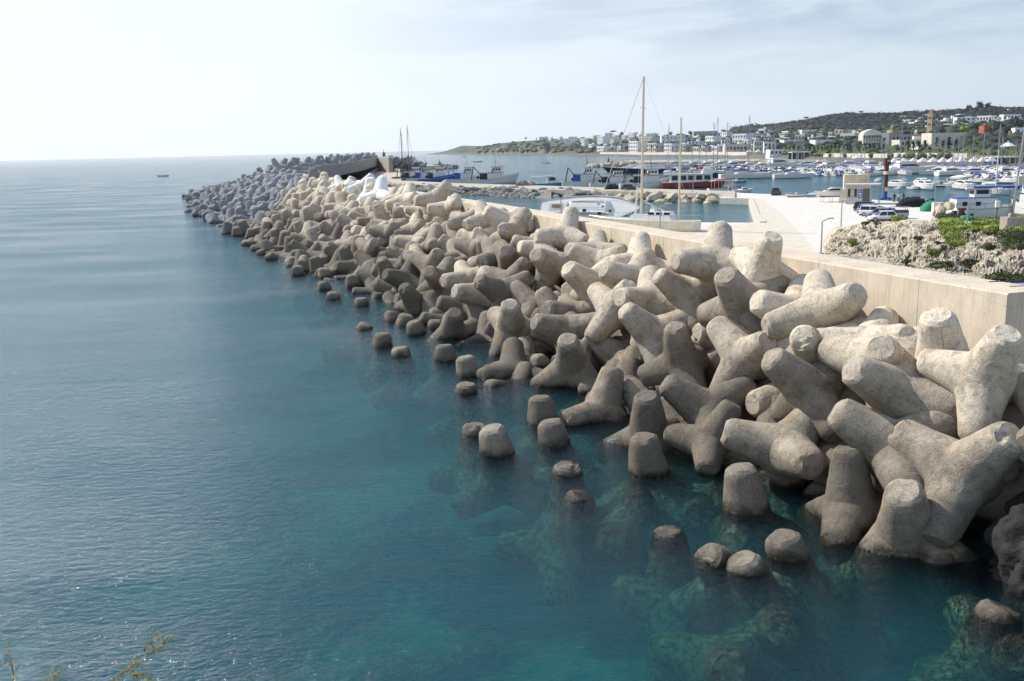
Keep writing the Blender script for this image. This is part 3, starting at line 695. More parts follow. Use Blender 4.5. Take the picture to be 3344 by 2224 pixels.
# edge kerb of the basin
e=[Vector((*p,QZ)) for p in edge_l[1:4]]
k=MB()
for a,b in zip(e,e[1:]):
    d=(b-a).normalized(); n_=Vector((-d.y,d.x,0)); k.loft([[a,a-n_*.9,a-n_*.9+Vector((0,0,.16)),a+Vector((0,0,.16))],[b,b-n_*.9,b-n_*.9+Vector((0,0,.16)),b+Vector((0,0,.16))]])
tag(recalc(k.build('quay_kerb',M_Q2)),kind='structure')
# concrete end face of the basin
f0,f1=P(2350,646,QZ),P(2445,648,QZ)
# ---- inner pier (causeway) with rock armour
near=pxy([(1180,590),(1300,600),(1500,610),(1700,617),(2050,625),(2350,634),(2400,640)],1.7)
far=pxy([(2400,624),(2050,614),(1700,604),(1500,598),(1300,589),(1180,580)],1.7)
o=MB().prism(near+far,-3,1.7).build('pier_causeway',wall_mat('dusty_pier_concrete','b3aa98')); tag(o,kind='structure')
def rock(seed,sx,sy,sz,ico=2,flat=.0,amp=.28,cuts=13):
    bm=bmesh.new(); bmesh.ops.create_icosphere(bm,subdivisions=ico,radius=1)
    r=random.Random(seed); pl=[(Vector((r.gauss(0,1),r.gauss(0,1),r.gauss(0,1))).normalized(),r.uniform(.55,.85)) for _ in range(cuts)]
    for v in bm.verts:
        p=v.co.copy()
        for n_,d in pl:
            e=p.dot(n_)-d
            if e>0: p-=n_*e
        p+=p.normalized()*noise.noise(p*2.3+Vector((seed*3.1,0,0)))*amp*.4
        v.co=Vector((p.x*sx,p.y*sy,p.z*sz))
    me=bpy.data.meshes.new('rock'); bm.to_mesh(me); bm.free(); me.materials.append(M_ROCK)
    me.polygons.foreach_set('use_smooth',[True]*len(me.polygons))
    try: me.set_sharp_from_angle(angle=math.radians(22))
    except Exception: pass
    return me
RK=[rock(i,1,1,1,3) for i in range(7)]
def put_rock(i,loc,s,rot,label=None,group=None,mt=None):
    o=bpy.data.objects.new('boulder',RK[i%7]); COL.objects.link(o); o.location=loc; o.scale=s; o.rotation_euler=rot
    if mt: o.material_slots[0].link='OBJECT'; o.material_slots[0].material=mt
    if label: tag(o,label,'boulder',group)
    return o
r=random.Random(5)
M_ROCKD=mat('dark_grey_armour_rock','7d7b76',.95,var=.3,scale=.4,bump=.8,bscale=2,dirt=.5)
cnt=0
for row,(ya,yb) in enumerate(((0,.25),(.35,.6),(.75,.95))):
    x=1350+row*9
    while x<2352:
        yt=interp(x,[1300,1500,1700,2050,2350],[600,611,618,627,636]); ybx=interp(x,[1300,1500,1700,1975,2106,2347],[612,638,651,663,661,671])
        big=interp(x,[1350,1600,1900,2350],[1.5,1.9,2.0,1.7])
        y=yt+(ybx-yt)*r.uniform(ya,yb); z=1.4-row*.75
        p=P(x,y+2,z-.3); s=(big*r.uniform(.8,1.35),big*r.uniform(.7,1.0),big*r.uniform(.55,.8)*.8)
        cnt+=1
        put_rock(cnt,p,s,(r.uniform(-.4,.4),r.uniform(-.4,.4),r.uniform(0,6)),'%s armour boulder on the inner pier, %s from the left in its %s row'%('pale' if x>2000 else 'grey',ordn((cnt-1)%60+1),['top','middle','bottom'][row]),'armour rocks of the inner pier',M_ROCK if x>1950 else M_ROCKD)
        x+=big*2.0*r.uniform(.75,1.15)*3100/p.y*.62
    cnt=(row+1)*60
# rubble slope below the left part
mb=MB()
for i in range(700):
    x=r.uniform(1180,1750); t=r.random(); yt=interp(x,[1180,1300,1500,1700],[591,601,612,619]); yb=interp(x,[1180,1300,1500,1700],[612,620,638,651]); p=P(x,yt+(yb-yt)*t,1.5-1.8*t)
    s=r.uniform(.3,.9); me=RK[i%7]
    M_=Matrix.Translation(p)@Matrix.Rotation(r.uniform(0,6),4,'Z')@Matrix.Diagonal((s,s,s*.7,1))
    b=len(mb.v); 
    bmv=TMR if 'TMR' in globals() else None
    if bmv is None:
        bm=bmesh.new(); bmesh.ops.create_icosphere(bm,subdivisions=1,radius=1); TMR=([v.co.copy()*random.Random(v.index).uniform(.75,1.15) for v in bm.verts],[tuple(v.index for v in f.verts) for f in bm.faces]); bm.free()
    mb.add(TMR[0],TMR[1],M_)
sm=pxy([(1180,590),(1300,600),(1500,611),(1700,618),(1800,621)],1.6)+pxy([(1800,656),(1700,651),(1500,638),(1300,620),(1180,612)],-.3)
tag(mb.build('rubble',M_ROCKD),'loose grey rubble along the inner pier',cat='rubble',kind='stuff')
n=5; vs=[(a,b,1.55) for a,b in sm[:n]]+[(a,b,-.6) for a,b in sm[n:][::-1]]
o=MB().add(vs,[(i,i+1,n+i+1,n+i) for i in range(n-1)]).build('pier_slope_ground',M_ROCKD); recalc(o); tag(o,kind='structure')
# ---- outer breakwater: wall past the bend, stepped quay, low pale quay, dark arm
WL=empty('outer_breakwater_wall',WFAR[0]); tag(WL,'stained grey outer breakwater wall curving beyond the pale wall','wall')
for a,b in zip(WFAR,WFAR[1:]):
    d_=b-a; nn_=Vector((-d_.y,d_.x,0)).normalized(); k=max(1,int(d_.length/11))
    for i in range(k):
        rg_=[]
        for t in ((i+.012)/k,(i+.988)/k):
            p_=a+d_*t-WFAR[0]; w=noise.noise(Vector((i*3.3,a.x,t)))*.12; rg_.append([tuple(p_+nn_*1.1+Vector((0,0,-9))),tuple(p_+nn_*1.1+Vector((0,0,w))),tuple(p_-nn_*1.1+Vector((0,0,w))),tuple(p_-nn_*1.1+Vector((0,0,-9)))])
        recalc(MB().loft(rg_).build('wall_block',M_WALLFAR,WL))
wl_in=[(p_.x+1.6,p_.y) for p_ in WFAR]
up_=pxy([(1268,523),(1216,529),(1174,556),(1073,568)],4.3)
o=MB().prism(wl_in+up_+[tuple(bw(230,-14)[:2]),tuple(bw(230,-2.2)[:2])],-3,4.3).build('outer_quay_upper_pavement',M_WALLFAR); recalc(o); tag(o,kind='structure')
lo_=pxy([(1073,590),(1174,577),(1206,549),(1305,549),(1311,592),(1250,606)],1.3)
o=MB().prism([tuple(bw(300,-3)[:2])]+lo_+[tuple(bw(150,-16)[:2]),tuple(bw(150,-2.3)[:2])],-3,1.35).build('outer_quay_pavement',wall_mat('tan_quay_concrete','b9ae9b')); recalc(o); tag(o,kind='structure')
# dark arm with the green light
a=pxy([(1175,556),(1300,554),(1440,553),(1440,547),(1300,545),(1200,546)],0)
o=MB().prism(a,-3,2.2).build('breakwater_arm_pavement',M_WALLFAR); recalc(o); tag(o,kind='structure')
for i in range(46):
    x=r.uniform(1410,1487); y=552-abs(x-1450)*.02+r.uniform(-4,0); p=P(x,y,0); s=r.uniform(1.6,3.0); hz=interp(x,[1410,1440,1487],[1.2,2.6,.2])
    put_rock(i,(p.x,p.y,hz*r.uniform(.3,1)),(s,s,s*.7),(0,0,r.uniform(0,6)),'grey boulder at the tip of the far dark arm, %s piled there'%ordn(i+1),'boulders at the tip of the far arm',M_ROCKD)
# grey tetrapods on the head of the outer breakwater
hd=[]
for i in range(46):
    x=r.uniform(1268,1384); z=interp(x,[1268,1330,1384],[9.0,7.6,2.4])*r.uniform(.35,1); q=PD(x,545,655+r.uniform(-14,14)); hd.append(('H',Vector((q.x,q.y,z)),rq()))
tag(joined('tetrapod_mass',hd,TMLOW,M_GREY),'grey tetrapods heaped at the head of the outer breakwater',cat='tetrapod pile',kind='stuff')
def beacon(name,px,py,D,h,w,m,lab,base):
    q=PD(px,py,D); t=empty(name,(q.x,q.y,base)); tag(t,lab,'harbour light')
    MB().lathe([(w,0),(w,h*.12),(w*.82,h*.15),(w*.78,h*.55),(w*.95,h*.56),(w*.95,h*.62),(w*.3,h*.64),(w*.3,h*.72)],12).build('light_body',m,t)
    MB().tube((0,0,h*.7),(0,0,h*1.25),w*.08).tube((-w*.5,0,h*.66),(w*.5,0,h*.66),w*.06).build('mast_rod',M_DARK,t)
    MB().lathe([(w*.22,h*.72),(w*.28,h*.8),(w*.1,h*.86)],8).build('lantern',M_GLASSD,t)
M_DARK=mat('dark_painted_steel','2b2c2e',.5); M_GLASSD=mat('dark_window_glass','1a2129',.12,var=.05); M_WHITE=mat('white_gelcoat','dcdad4',.32,var=.05,dirt=.08); M_GREEN=mat('harbour_green_paint','1f6b4a',.5,dirt=.3); M_RED=mat('harbour_red_paint','8e2f22',.5,dirt=.3)
M_STEEL=mat('galvanised_steel','9b9da0',.4,metal=.6); M_BLUE=mat('boat_blue_paint','1f4fa0',.4,dirt=.15); M_NAVY=mat('navy_gelcoat','0d1c3d',.2); M_CREAM=mat('cream_gelcoat','d8d2bb',.35,dirt=.15)
M_WOOD=mat('weathered_wood','7a5a3c',.7,dirt=.3); M_ORANGE=mat('orange_life_float','d2502a',.5); M_TYRE=mat('black_rubber','15151a',.8); M_TEAL=mat('teal_paint','2b8fb0',.45,dirt=.1); M_RUST=mat('rusted_brown_steel','583222',.8,var=.3,dirt=.4); M_GREYP=mat('light_grey_panel','b5b3ac',.6,dirt=.15); M_GREYH=mat('grey_hypalon','8f969e',.5)
M_TARP=mat('white_canvas','d6d3ca',.8,var=.08); M_BTARP=mat('blue_canvas','27368f',.7); M_NETB=mat('black_net','17191b',.95,bump=1,bscale=9); M_NETG=mat('green_net','2b7a5e',.95,bump=1,bscale=9); M_NETW=mat('beige_net','b3a68f',.95,bump=1,bscale=9,var=.25); M_YEL=mat('yellow_plastic','d9a42a',.5)
beacon('harbour_light',1254,514,640,4,1.15,M_GREEN,'green harbour light hut with mast at the end of the outer breakwater wall',9.4)
e=empty('steel_trestle',P(1228,554,1.4)); tag(e,'black steel trestles standing on the outer quay','trestle')
for x_ in (-6,-2,2,6): MB().tube((x_,-1,0),(x_,0,3),.16).tube((x_,1,0),(x_,0,3),.16).build('leg_frame',M_DARK,e)
MB().box((0,0,3.1),(14,.5,.4)).build('beam',M_DARK,e)
beacon('harbour_light',1436,540,655,3.6,.9,M_GREEN,'slim green harbour light standing on boulders at the dark arm tip',2.6)
# ---- red-light pier across the harbour mouth
a=pxy([(2000,545),(2100,545),(2330,543),(2480,540),(2480,532),(2330,534),(2050,536)],0)
o=MB().prism(a,-3,2.6).build('pier_pavement',wall_mat('far_pier_concrete','a49b8c')); recalc(o); tag(o,kind='structure')
for i in range(60):
    x=r.uniform(1928,2075); p=P(x,546-r.uniform(0,3),0); s=r.uniform(1.6,2.8); top=interp(x,[1928,1975,2075],[.3,3,2.6])
    put_rock(i,(p.x,p.y+r.uniform(0,7),top*r.uniform(.15,1)-.2),(s,s,s*.75),(0,0,r.uniform(0,6)),'beige boulder at the head of the red light pier, %s along it'%ordn(i+1),'boulders at the head of the red light pier',M_ROCK)
beacon('harbour_light',1987,538,612,3.4,.75,M_RED,'dark red harbour light on the boulder head across the harbour mouth',2.8)
# breakwater of the marina in front of the town (low dark wall with road)
a=pxy([(2180,541),(2500,541),(2700,540),(2700,534),(2500,531),(2180,534)],0)
o=MB().prism(a,-3,2.2).build('marina_mole_ground',wall_mat('mole_concrete','8f8778')); recalc(o); tag(o,kind='structure')

# ---------------------------------------------------------------- terrain of the headland and the town hills
TX=[1390,1450,1507,1578,1629,1710,1785,1800,1900,2000,2100,2300,2400,2453,2530,2580,2632,2683,2734,2785,2836,2928,3068,3144,3208,3336,3450]
Y0p=[504.3,504,504,503.8,503.5,503.2,503,508,509,509.5,510,512,514,516,520,524,528,530,532,534,536,540,546,547,548,548,548]
RID=[503.5,495,476,477,469,461,455,453,452,447,446,440,427,419,417,408,399,391,382,377,380,377,370,365,357,359,360]
def shoreY(x):
    yp=interp(x,TX,Y0p); v=yp-(525-.0235*x); return min(3300,12.2*FP/(.98*v))
def prof(x):
    S=shoreY(x); r_=interp(x,TX,RID); y0=interp(x,TX,Y0p)
    yr=interp(x,[1390,1710,1790,2000,2300,2500,2800,3450],[S*1.08,S*1.2,2500,1900,1600,1450,1350,1250])
    if x<1785: return [(S,y0+.6),(S*1.01,y0-.3*(y0-r_)),(S*1.06,y0-.7*(y0-r_)),(max(yr,S*1.1),r_),(yr*1.4,r_+6)]
    pm=interp(x,[1785,2000,2300,2460,2600,2800,3000,3450],[503,497,496,500,504,508,512,516]); pY=S*1.06+8
    m=interp(x,[1785,2000,2300,2500,2700,2800,3000,3200,3344,3450],[490,478,476,474,476,478,476,462,456,456]); mY=S*1.30+40
    u=interp(x,[1785,2000,2300,2500,2700,2800,3000,3200,3344,3450],[468,456,452,446,440,438,425,408,402,402]); uY=(mY*1.2+yr*.15)
    if x>=1785: return [(S,y0+.6),(S+4,y0-1.2),(pY,pm),(mY,m),(uY,u),(max(yr,uY*1.2),r_),(max(yr,uY*1.2)*1.5,r_+8)]
def ty(x,y):
    pr=prof(x)
    for (Ya,a),(Yb,b) in zip(pr,pr[1:]):
        if a>=y>=b: t=(a-y)/max(1e-6,a-b); return Ya+(Yb-Ya)*t
    return pr[-2][0] if y<pr[-2][1] else pr[0][0]
def ypix_at(x,Y):
    pr=prof(x)
    if Y<=pr[0][0]: return pr[0][1]+4
    for (Ya,a),(Yb,b) in zip(pr,pr[1:]):
        if Ya<=Y<=Yb: return a+(b-a)*(Y-Ya)/(Yb-Ya)
    return pr[-1][1]
def tp(x,y): return PD(x,y,ty(x,y))
vs=[];fs=[]; cols=[1390+i*9 for i in range(230)]; K=34
for x in cols:
    pr=prof(x); Y_a,Y_b=pr[0][0]*.985,pr[-1][0]
    for k in range(K):
        t=k/(K-1); Y=Y_a*(Y_b/Y_a)**t
        p=PD(x,ypix_at(x,Y),Y); 
        if k==0: p.z=-2
        elif k>2: p.z+=fbm(p.x*.02,p.y*.02,1)*1.2*min(1,k/8)
        vs.append(tuple(p))
for i in range(len(cols)-1):
    for k in range(K-1): b=i*K+k; fs.append((b,b+K,b+K+1,b+1))
def terr_mat():
    m=bpy.data.materials.new('scrub_and_rock_slope'); m.use_nodes=True; t=m.node_tree; b=t.nodes['Principled BSDF']; ge=N(t,'ShaderNodeNewGeometry')
    n=N(t,'ShaderNodeTexNoise',i_Scale=.035,i_Detail=7,i_Roughness=.7); L(t,ge.outputs['Position'],n.inputs['Vector'])
    cr=N(t,'ShaderNodeValToRGB'); e=cr.color_ramp.elements; e[0].position=.38; e[0].color=lin('222e1c'); e[1].position=.7; e[1].color=lin('857c60'); x=e.new(.54); x.color=lin('434c2f'); L(t,n.outputs['Fac'],cr.inputs[0])
    s=N(t,'ShaderNodeSeparateXYZ'); L(t,ge.outputs['Position'],s.inputs[0]); n2=N(t,'ShaderNodeTexNoise',i_Scale=.06,i_Detail=4); L(t,ge.outputs['Position'],n2.inputs['Vector'])
    a=N(t,'ShaderNodeMath',operation='MULTIPLY_ADD'); L(t,n2.outputs['Fac'],a.inputs[0]); a.inputs[1].default_value=-16; L(t,s.outputs['Z'],a.inputs[2])
    r=N(t,'ShaderNodeMapRange'); r.inputs['From Min'].default_value=-6; r.inputs['From Max'].default_value=-1; r.inputs['To Min'].default_value=1; r.inputs['To Max'].default_value=0; L(t,a.outputs[0],r.inputs['Value'])
    mx=N(t,'ShaderNodeMix',data_type='RGBA'); L(t,r.outputs[0],mx.inputs[0]); L(t,cr.outputs[0],mx.inputs[6]); mx.inputs[7].default_value=lin('625e58'); L(t,mx.outputs[2],b.inputs['Base Color']); b.inputs['Roughness'].default_value=.95
    bp=N(t,'ShaderNodeBump'); bp.inputs['Strength'].default_value=1; bp.inputs['Distance'].default_value=3; L(t,n.outputs['Fac'],bp.inputs['Height']); L(t,bp.outputs[0],b.inputs['Normal']); return m
o=MB().add(vs,fs).build('hills',terr_mat(),smooth=True); recalc(o); tag(o,kind='structure')
# street / beach strip in front of the town
M_SAND=mat('sandy_ground','b5a487',.95,var=.15,scale=.05,coord='Object'); M_ROAD=mat('pale_asphalt','8c8a86',.9,scale=.1)
# ---- foliage
M_PINE=mat('pine_foliage','111d13',.8,var=.45,scale=.25); M_SHRUB=mat('olive_shrub_foliage','454f28',.8,var=.4,scale=.4); M_PALM=mat('palm_frond','3c5230',.7,var=.35,scale=1); M_TRUNK=mat('bark','5a4632',.9,var=.3); M_BRIGHT=mat('sunlit_green_shrub','7c8a36',.75,var=.4,scale=2)
M_SCRUB=mat('dark_green_foliage','22301d',.8,var=.4,scale=.3)
def leafcloud(mb,c,rx,ry,rz,n,s,rnd,gap=.12):
    g_=lambda s_:max(-.62,min(.62,rnd.gauss(0,s_)))
    cl=[(Vector((g_(.42),g_(.42),g_(.4))),rnd.uniform(.28,.5)) for _ in range(max(5,n//40))]
    for i in range(n):
        q,r_=cl[rnd.randrange(len(cl))]; d=Vector((rnd.gauss(0,1),rnd.gauss(0,1),rnd.gauss(0,1))).normalized()*r_*rnd.uniform(.75,1.05)
        p=q+d; p=Vector((c[0]+p.x*rx,c[1]+p.y*ry,c[2]+p.z*rz))
        u=Vector((rnd.gauss(0,1),rnd.gauss(0,1),rnd.gauss(0,1))).normalized(); v=u.orthogonal().normalized(); w=u.cross(v)
        b=len(mb.v); k=s*rnd.uniform(.6,1.3)
        mb.v+=[tuple(p+v*k),tuple(p+w*k*.6),tuple(p-v*k),tuple(p-w*k*.6)]; mb.f.append((b,b+1,b+2,b+3)); mb.mi.append(0)
    return mb
# blobby under-mass so that crowns are not see-through everywhere
def blob(mb,c,rx,ry,rz,rnd):
    sx=rnd.uniform(0,50)
    V=[];
    for v in TMR2[0]:
        k=1+noise.noise(v*1.9+Vector((sx,0,0)))*.55; V.append((c[0]+v.x*rx*k,c[1]+v.y*ry*k,c[2]+v.z*rz*k))
    mb.add(V,TMR2[1])
bm=bmesh.new(); bmesh.ops.create_icosphere(bm,subdivisions=2,radius=1); TMR2=([v.co.copy() for v in bm.verts],[tuple(v.index for v in f.verts) for f in bm.faces]); bm.free()
rf=random.Random(21)
mb=MB(); mb2=MB()
def inb(x,y): # zones covered with forest in the picture's hillside
    rg=interp(x,TX,RID)
    if x<2395: return False
    lo=interp(x,[2395,2450,2600,2700,2830,2950,3050,3150,3250,3344],[432,434,424,420,428,425,392,392,384,390])
    return rg-1<y<lo
for i in range(4200):
    x=rf.uniform(2395,3400); rg=interp(x,TX,RID); y=rf.uniform(rg-.5,440)
    if not inb(x,y): continue
    p=tp(x,y); s=rf.uniform(2.0,4.2)*p.y/1100
    blob(mb,(p.x,p.y,p.z+s*.35),s*1.25,s*1.25,s*.75,rf); leafcloud(mb,(p.x,p.y,p.z+s*.45),s*1.8,s*1.8,s*1.1,34,s*.17,rf)
tag(mb.build('forest',M_PINE,smooth=True),'dark pine woods covering the hills above the town',cat='forest',kind='stuff')
# low scrub among the houses, gardens and along the shore road
def scrubzone(n,x0,x1,f,smin,smax,m,label,name='shrubbery'):
    mb=MB()
    for i in range(n):
        x=rf.uniform(x0,x1); ya,yb=f(x); y=rf.uniform(ya,yb); p=tp(x,y); s=rf.uniform(smin,smax)
        blob(mb,(p.x,p.y,p.z+s*.3),s*1.2,s*1.2,s*.8,rf); leafcloud(mb,(p.x,p.y,p.z+s*.4),s*1.6,s*1.6,s,22,s*.16,rf)
    tag(mb.build(name,m,smooth=True),label,cat='shrubbery',kind='stuff')
scrubzone(130,1560,1960,lambda x:(interp(x,TX,RID)+2,interp(x,[1560,1960],[497,500])),2.5,5,M_SHRUB,'olive green scrub on the low headland')
scrubzone(330,1860,2480,lambda x:(interp(x,TX,RID)-1,492),2.4,5,M_SCRUB,'dark gardens between the white houses of the town')
scrubzone(300,2480,2830,lambda x:(428,488),2.2,4.6,M_SCRUB,'dark trees between the houses below the hill')
scrubzone(150,2820,3400,lambda x:(interp(x,[2820,3050,3400],[425,410,395]),interp(x,[2820,3400],[440,445])),2.5,5.5,M_SCRUB,'trees among the villas behind the church')
scrubzone(520,2560,3400,lambda x:(486,interp(x,[2600,3400],[508,522])),1.2,2.6,M_SHRUB,'bushes along the shore road above the marina')
scrubzone(120,3150,3400,lambda x:(446,498),2.2,4.6,M_SCRUB,'wooded garden slope under the red villa')
# individual trees
def tree_mesh(kind,seed):
    rr=random.Random(seed); t=MB()
    if kind=='umbrella':
        t.tube((0,0,-.5),(.2,0,5),.28,.2,7).tube((.2,0,4.8),(1.6,.3,7),.14,.06,5).tube((.2,0,4.8),(-1.4,-.4,7),.14,.06,5)
        c=MB(); 
        for k in range(9): a=rr.uniform(0,6.28); d=rr.uniform(0,2.6); blob(c,(math.cos(a)*d,math.sin(a)*d,7.3+rr.uniform(-.2,.4)),1.5,1.5,.7,rr)
        leafcloud(c,(0,0,7.4),4.4,4.4,1.3,520,.26,rr)
    elif kind=='round':
        t.tube((0,0,-.5),(0,0,3.2),.3,.18,7).tube((0,0,2.8),(1.2,.4,4.6),.12,.05,5).tube((0,0,2.8),(-1.1,.2,4.8),.12,.05,5)
        c=MB()
        for k in range(10): a=rr.uniform(0,6.28); d=rr.uniform(0,1.9); blob(c,(math.cos(a)*d,math.sin(a)*d,4.4+rr.uniform(-1,1.6)),1.3,1.3,1.1,rr)
        leafcloud(c,(0,0,4.7),3.7,3.7,3.7,620,.24,rr)
    else:
        t.tube((0,0,-.5),(.15,0,4.6),.30,.24,7).tube((.15,0,3.7),(.15,0,4.7),.42,.5,8)
        c=MB()
        for k in range(34):
            a=rr.uniform(0,6.28); el=rr.uniform(-.9,1.3); Lf=rr.uniform(1.5,2.1); pr=Vector((.15,0,4.7)); d=Vector((math.cos(a)*math.cos(el),math.sin(a)*math.cos(el),math.sin(el))); sd=Vector((-math.sin(a),math.cos(a),0))
            last=None
            for j in range(5):
                w=.42*(1-j/5)+.06; q=[tuple(pr-sd*w),tuple(pr+sd*w)]
                if last is not None: b=len(c.v); c.v+=last+q; c.f.append((b,b+1,b+3,b+2)); c.mi.append(0)
                last=q; pr=pr+d*Lf/4; d=(d+Vector((0,0,-.28))).normalized()
    return t,c
def make_tree(kind,seed,m,label,cat,group):
    t,c=tree_mesh(kind,seed); nm={'umbrella':'umbrella_pine','round':'broadleaf_tree','palm':'palm_tree'}[kind]
    e=empty(nm); tag(e,label,cat,group); t.build('trunk',M_TRUNK,e); c.build('crown',m,e); return e
used={}
def plant(kind,x,y,h,label,m=None,seed=0,group=None):
    key=(kind,seed%3,(m or M_PINE).name); base={'umbrella':8.4,'round':6.8,'palm':6.6}[kind]
    p=tp(x,y); s=h/3100*p.y/base   # h in picture pixels
    cat='palm tree' if kind=='palm' else 'tree'
    if key not in used:
        e=make_tree(kind,seed%3+{'umbrella':3,'round':9,'palm':15}[kind],m or M_PINE,label,cat,group); used[key]=e
    else:
        e=copy_tree(used[key]); e['label']=label; e['group']=group or ''
        if not group: del e['group']
    e.location=p; e.scale=(s,)*3; e.rotation_euler=(0,0,rf.uniform(0,6)); return e
rg=lambda x: interp(x,TX,RID)
for i,(x,h,lab) in enumerate([(2632,20,'wide umbrella pine standing on the skyline left of the hill top'),(2612,13,'small pine on the skyline beside a wide umbrella pine'),(2745,10,'low pine on the skyline near the hill top'),(2790,12,'dark pine on the rocky brow of the hill'),(2811,18,'leaning umbrella pine alone on the hill crest'),(3162,20,'broad dark tree on the ridge right of the church tower'),(3200,26,'tallest dark tree on the ridge above the villas'),(3225,22,'round tree on the ridge beside the tallest dark tree')]):
    plant('umbrella' if i<5 else 'round',x,rg(x)+3,h,lab,M_PINE,i)
for i,(x,y,h,lab) in enumerate([(2003,447,20,'big dark spreading pine above the white town houses'),(2030,449,16,'dark pine beside the big spreading pine above the town'),(2190,446,14,'round pine behind the long white town building'),(2255,447,17,'dark tree between two blocks of town houses'),(2360,440,16,'pale green umbrella pine on the town skyline'),(2215,452,14,'dark garden tree behind the terraced white building'),(1717,458,9,'lone bush-like tree at the edge of the headland village'),(1752,457,6,'low green tree beside the first headland houses')]):
    plant('umbrella' if i in(0,4) else 'round',x,y,h,lab,M_PINE if i!=4 else M_SHRUB,i)
for i,(x,y,h,lab) in enumerate([(2660,452,16,'light green garden tree left of the square cream house'),(2720,452,14,'light green tree in front of the terraced villa'),(2745,454,13,'small light tree beside the square cream house'),(2795,467,16,'pale round tree beside the balconied hotel'),(2840,440,18,'dark green pine behind the hotel roof'),(3150,448,34,'yellow-green tree left of the red villa'),(3120,440,26,'dark tree behind the big plain building'),(3260,440,38,'tall dark pine right of the red villa'),(3290,450,36,'dark pine below the villas near the right edge'),(3325,430,40,'broad dark tree at the right edge above the white house'),(3245,470,30,'bushy tree under the red villa'),(3058,508,26,'bright yellow-green tree behind the white tents'),(2705,511,18,'dark round tree beside the dry-docked yachts'),(2865,512,18,'green tree by the shore road behind the crane'),(3180,510,22,'olive tree on the bank above the tents'),(3330,515,26,'olive tree at the far right behind the masts')]):
    plant('round',x,y,h,lab,M_BRIGHT if i in(5,11) else M_SHRUB if i in(0,1,2,3,13,14,15) else M_PINE,i)
pl=[(1945,500,12),(1973,500,10),(2031,497,17),(2048,497,15),(2061,496,24),(2094,496,22),(2112,496,18),(2128,497,20),(2145,497,18),(2162,497,18),(2196,497,15),(2212,496,18),(2248,497,14),(2265,496,20),(2285,497,20),(2318,496,14),(2338,495,16),(2358,495,17),(2375,495,15),(2400,497,15),(2420,497,14),(2436,497,14),(2464,497,17),(2492,497,17)]
pl+=[(2512+i*13.2,505-abs(i-7)*.2,26-(i%3)*2) for i in range(14)]+[(2632,486,34),(2640,505,26),(2692,504,26),(2702,503,24),(2712,505,27),(2725,504,34),(2738,505,36),(2752,504,34),(2765,505,30),(2775,504,26),(2800,505,26),(2825,506,26),(2840,507,32),(2853,507,34),(2870,508,28),(2884,507,32),(2930,508,26),(2948,507,24),(2965,509,44),(2983,507,34),(2999,508,40),(3018,508,42),(3057,503,38),(3077,503,38),(3097,502,40),(3120,501,38),(3190,495,30)]
for i,(x,y,h) in enumerate(pl):
    plant('palm',x,y,h*1.25,'palm tree %s from the left in the seafront row'%ordn(i+1),M_PALM,i,'palms along the seafront')
# ---------------------------------------------------------------- buildings
M_WALLS={'w':mat('white_plaster','e4e4e2',.85,var=.06,scale=.2,dirt=.15),'c':mat('cream_plaster','cfc7b6',.85,var=.08,scale=.2,dirt=.2),'g':mat('grey_plaster','aaa59c',.85,var=.08,scale=.2,dirt=.2),'t':mat('tufa_stone','a8977a',.9,var=.15,scale=.3,dirt=.3),'r':mat('red_stucco','a35a48',.85,var=.15,scale=.3,dirt=.2),'d':mat('dark_stone','857a69',.9,var=.15,scale=.3)}
M_WIN=mat('dark_window','2a2f33',.25,var=.1); M_TILE=mat('brown_roof_tile','7d4d38',.8,var=.2)
wn={}
def win_mesh(w,h):
    k=(round(w,1),round(h,1))
    if k not in wn: wn[k]=MB().box((0,0,0),(w,.25,h)).mesh('window',M_WIN)
    return wn[k]
nb=[0]; rh0=random.Random(6)
def building(x0,x1,yt,yb,c,nx,nz,lab,name='town_house',cat='house',roof=None,depth=None,yaw=None,setback=0):
    if yaw is None: yaw=math.radians(-rh0.choice([8,48,56,62])) if name=='town_house' and x1-x0<70 else 0
    xm=(x0+x1)/2; Y=ty(xm,min(yb,interp(xm,TX,Y0p)-1))*(1-.0)-setback; A=PD(x0,yb,Y); B=PD(x1,yb,Y); T=PD(xm,yt,Y); zb=PD(xm,yb,Y).z
    w=(B-A).length; h=T.z-zb; dp=depth or min(14,max(6,w*.7)); c0=(A+B)/2
    if yaw<-.5: w*=.8; dp=w*.8; c0=c0+Vector((0,4,0))
    e=empty(name,(c0.x,c0.y,zb),math.atan2(B.y-A.y,B.x-A.x)+yaw); tag(e,lab,cat)
    m=M_WALLS[c]; b=MB().box((0,dp/2,h/2-1.5),(w,dp,h+3)); t=.25
    b.box((0,.15,h+.25),(w,.3,.5)).box((0,dp-.15,h+.25),(w,.3,.5)).box((-w/2+.15,dp/2,h+.25),(.3,dp-.62,.5)).box((w/2-.15,dp/2,h+.25),(.3,dp-.62,.5))
    b.build('wall',m,e)
    if roof=='hip':
        MB().box((0,dp/2,h+1.4),(w+.8,dp+.8,1.7),taper=.25).build('roof',M_TILE,e)
    elif roof=='stair':
        MB().box((w*.2,dp*.6,h+1.3),(w*.22,3,2.6)).build('roof_room',m,e)
    if nz and nx:
        sz=h/nz; ww=min(1.7,w/nx*.45); wh=min(2.4,sz*.55)
        for j in range(nz):
            for i in range(nx):
                o=bpy.data.objects.new('window',win_mesh(ww,wh)); COL.objects.link(o); o.parent=e; o.location=(-w/2+w*(i+.5)/nx,-.02,sz*(j+.52))
    return e
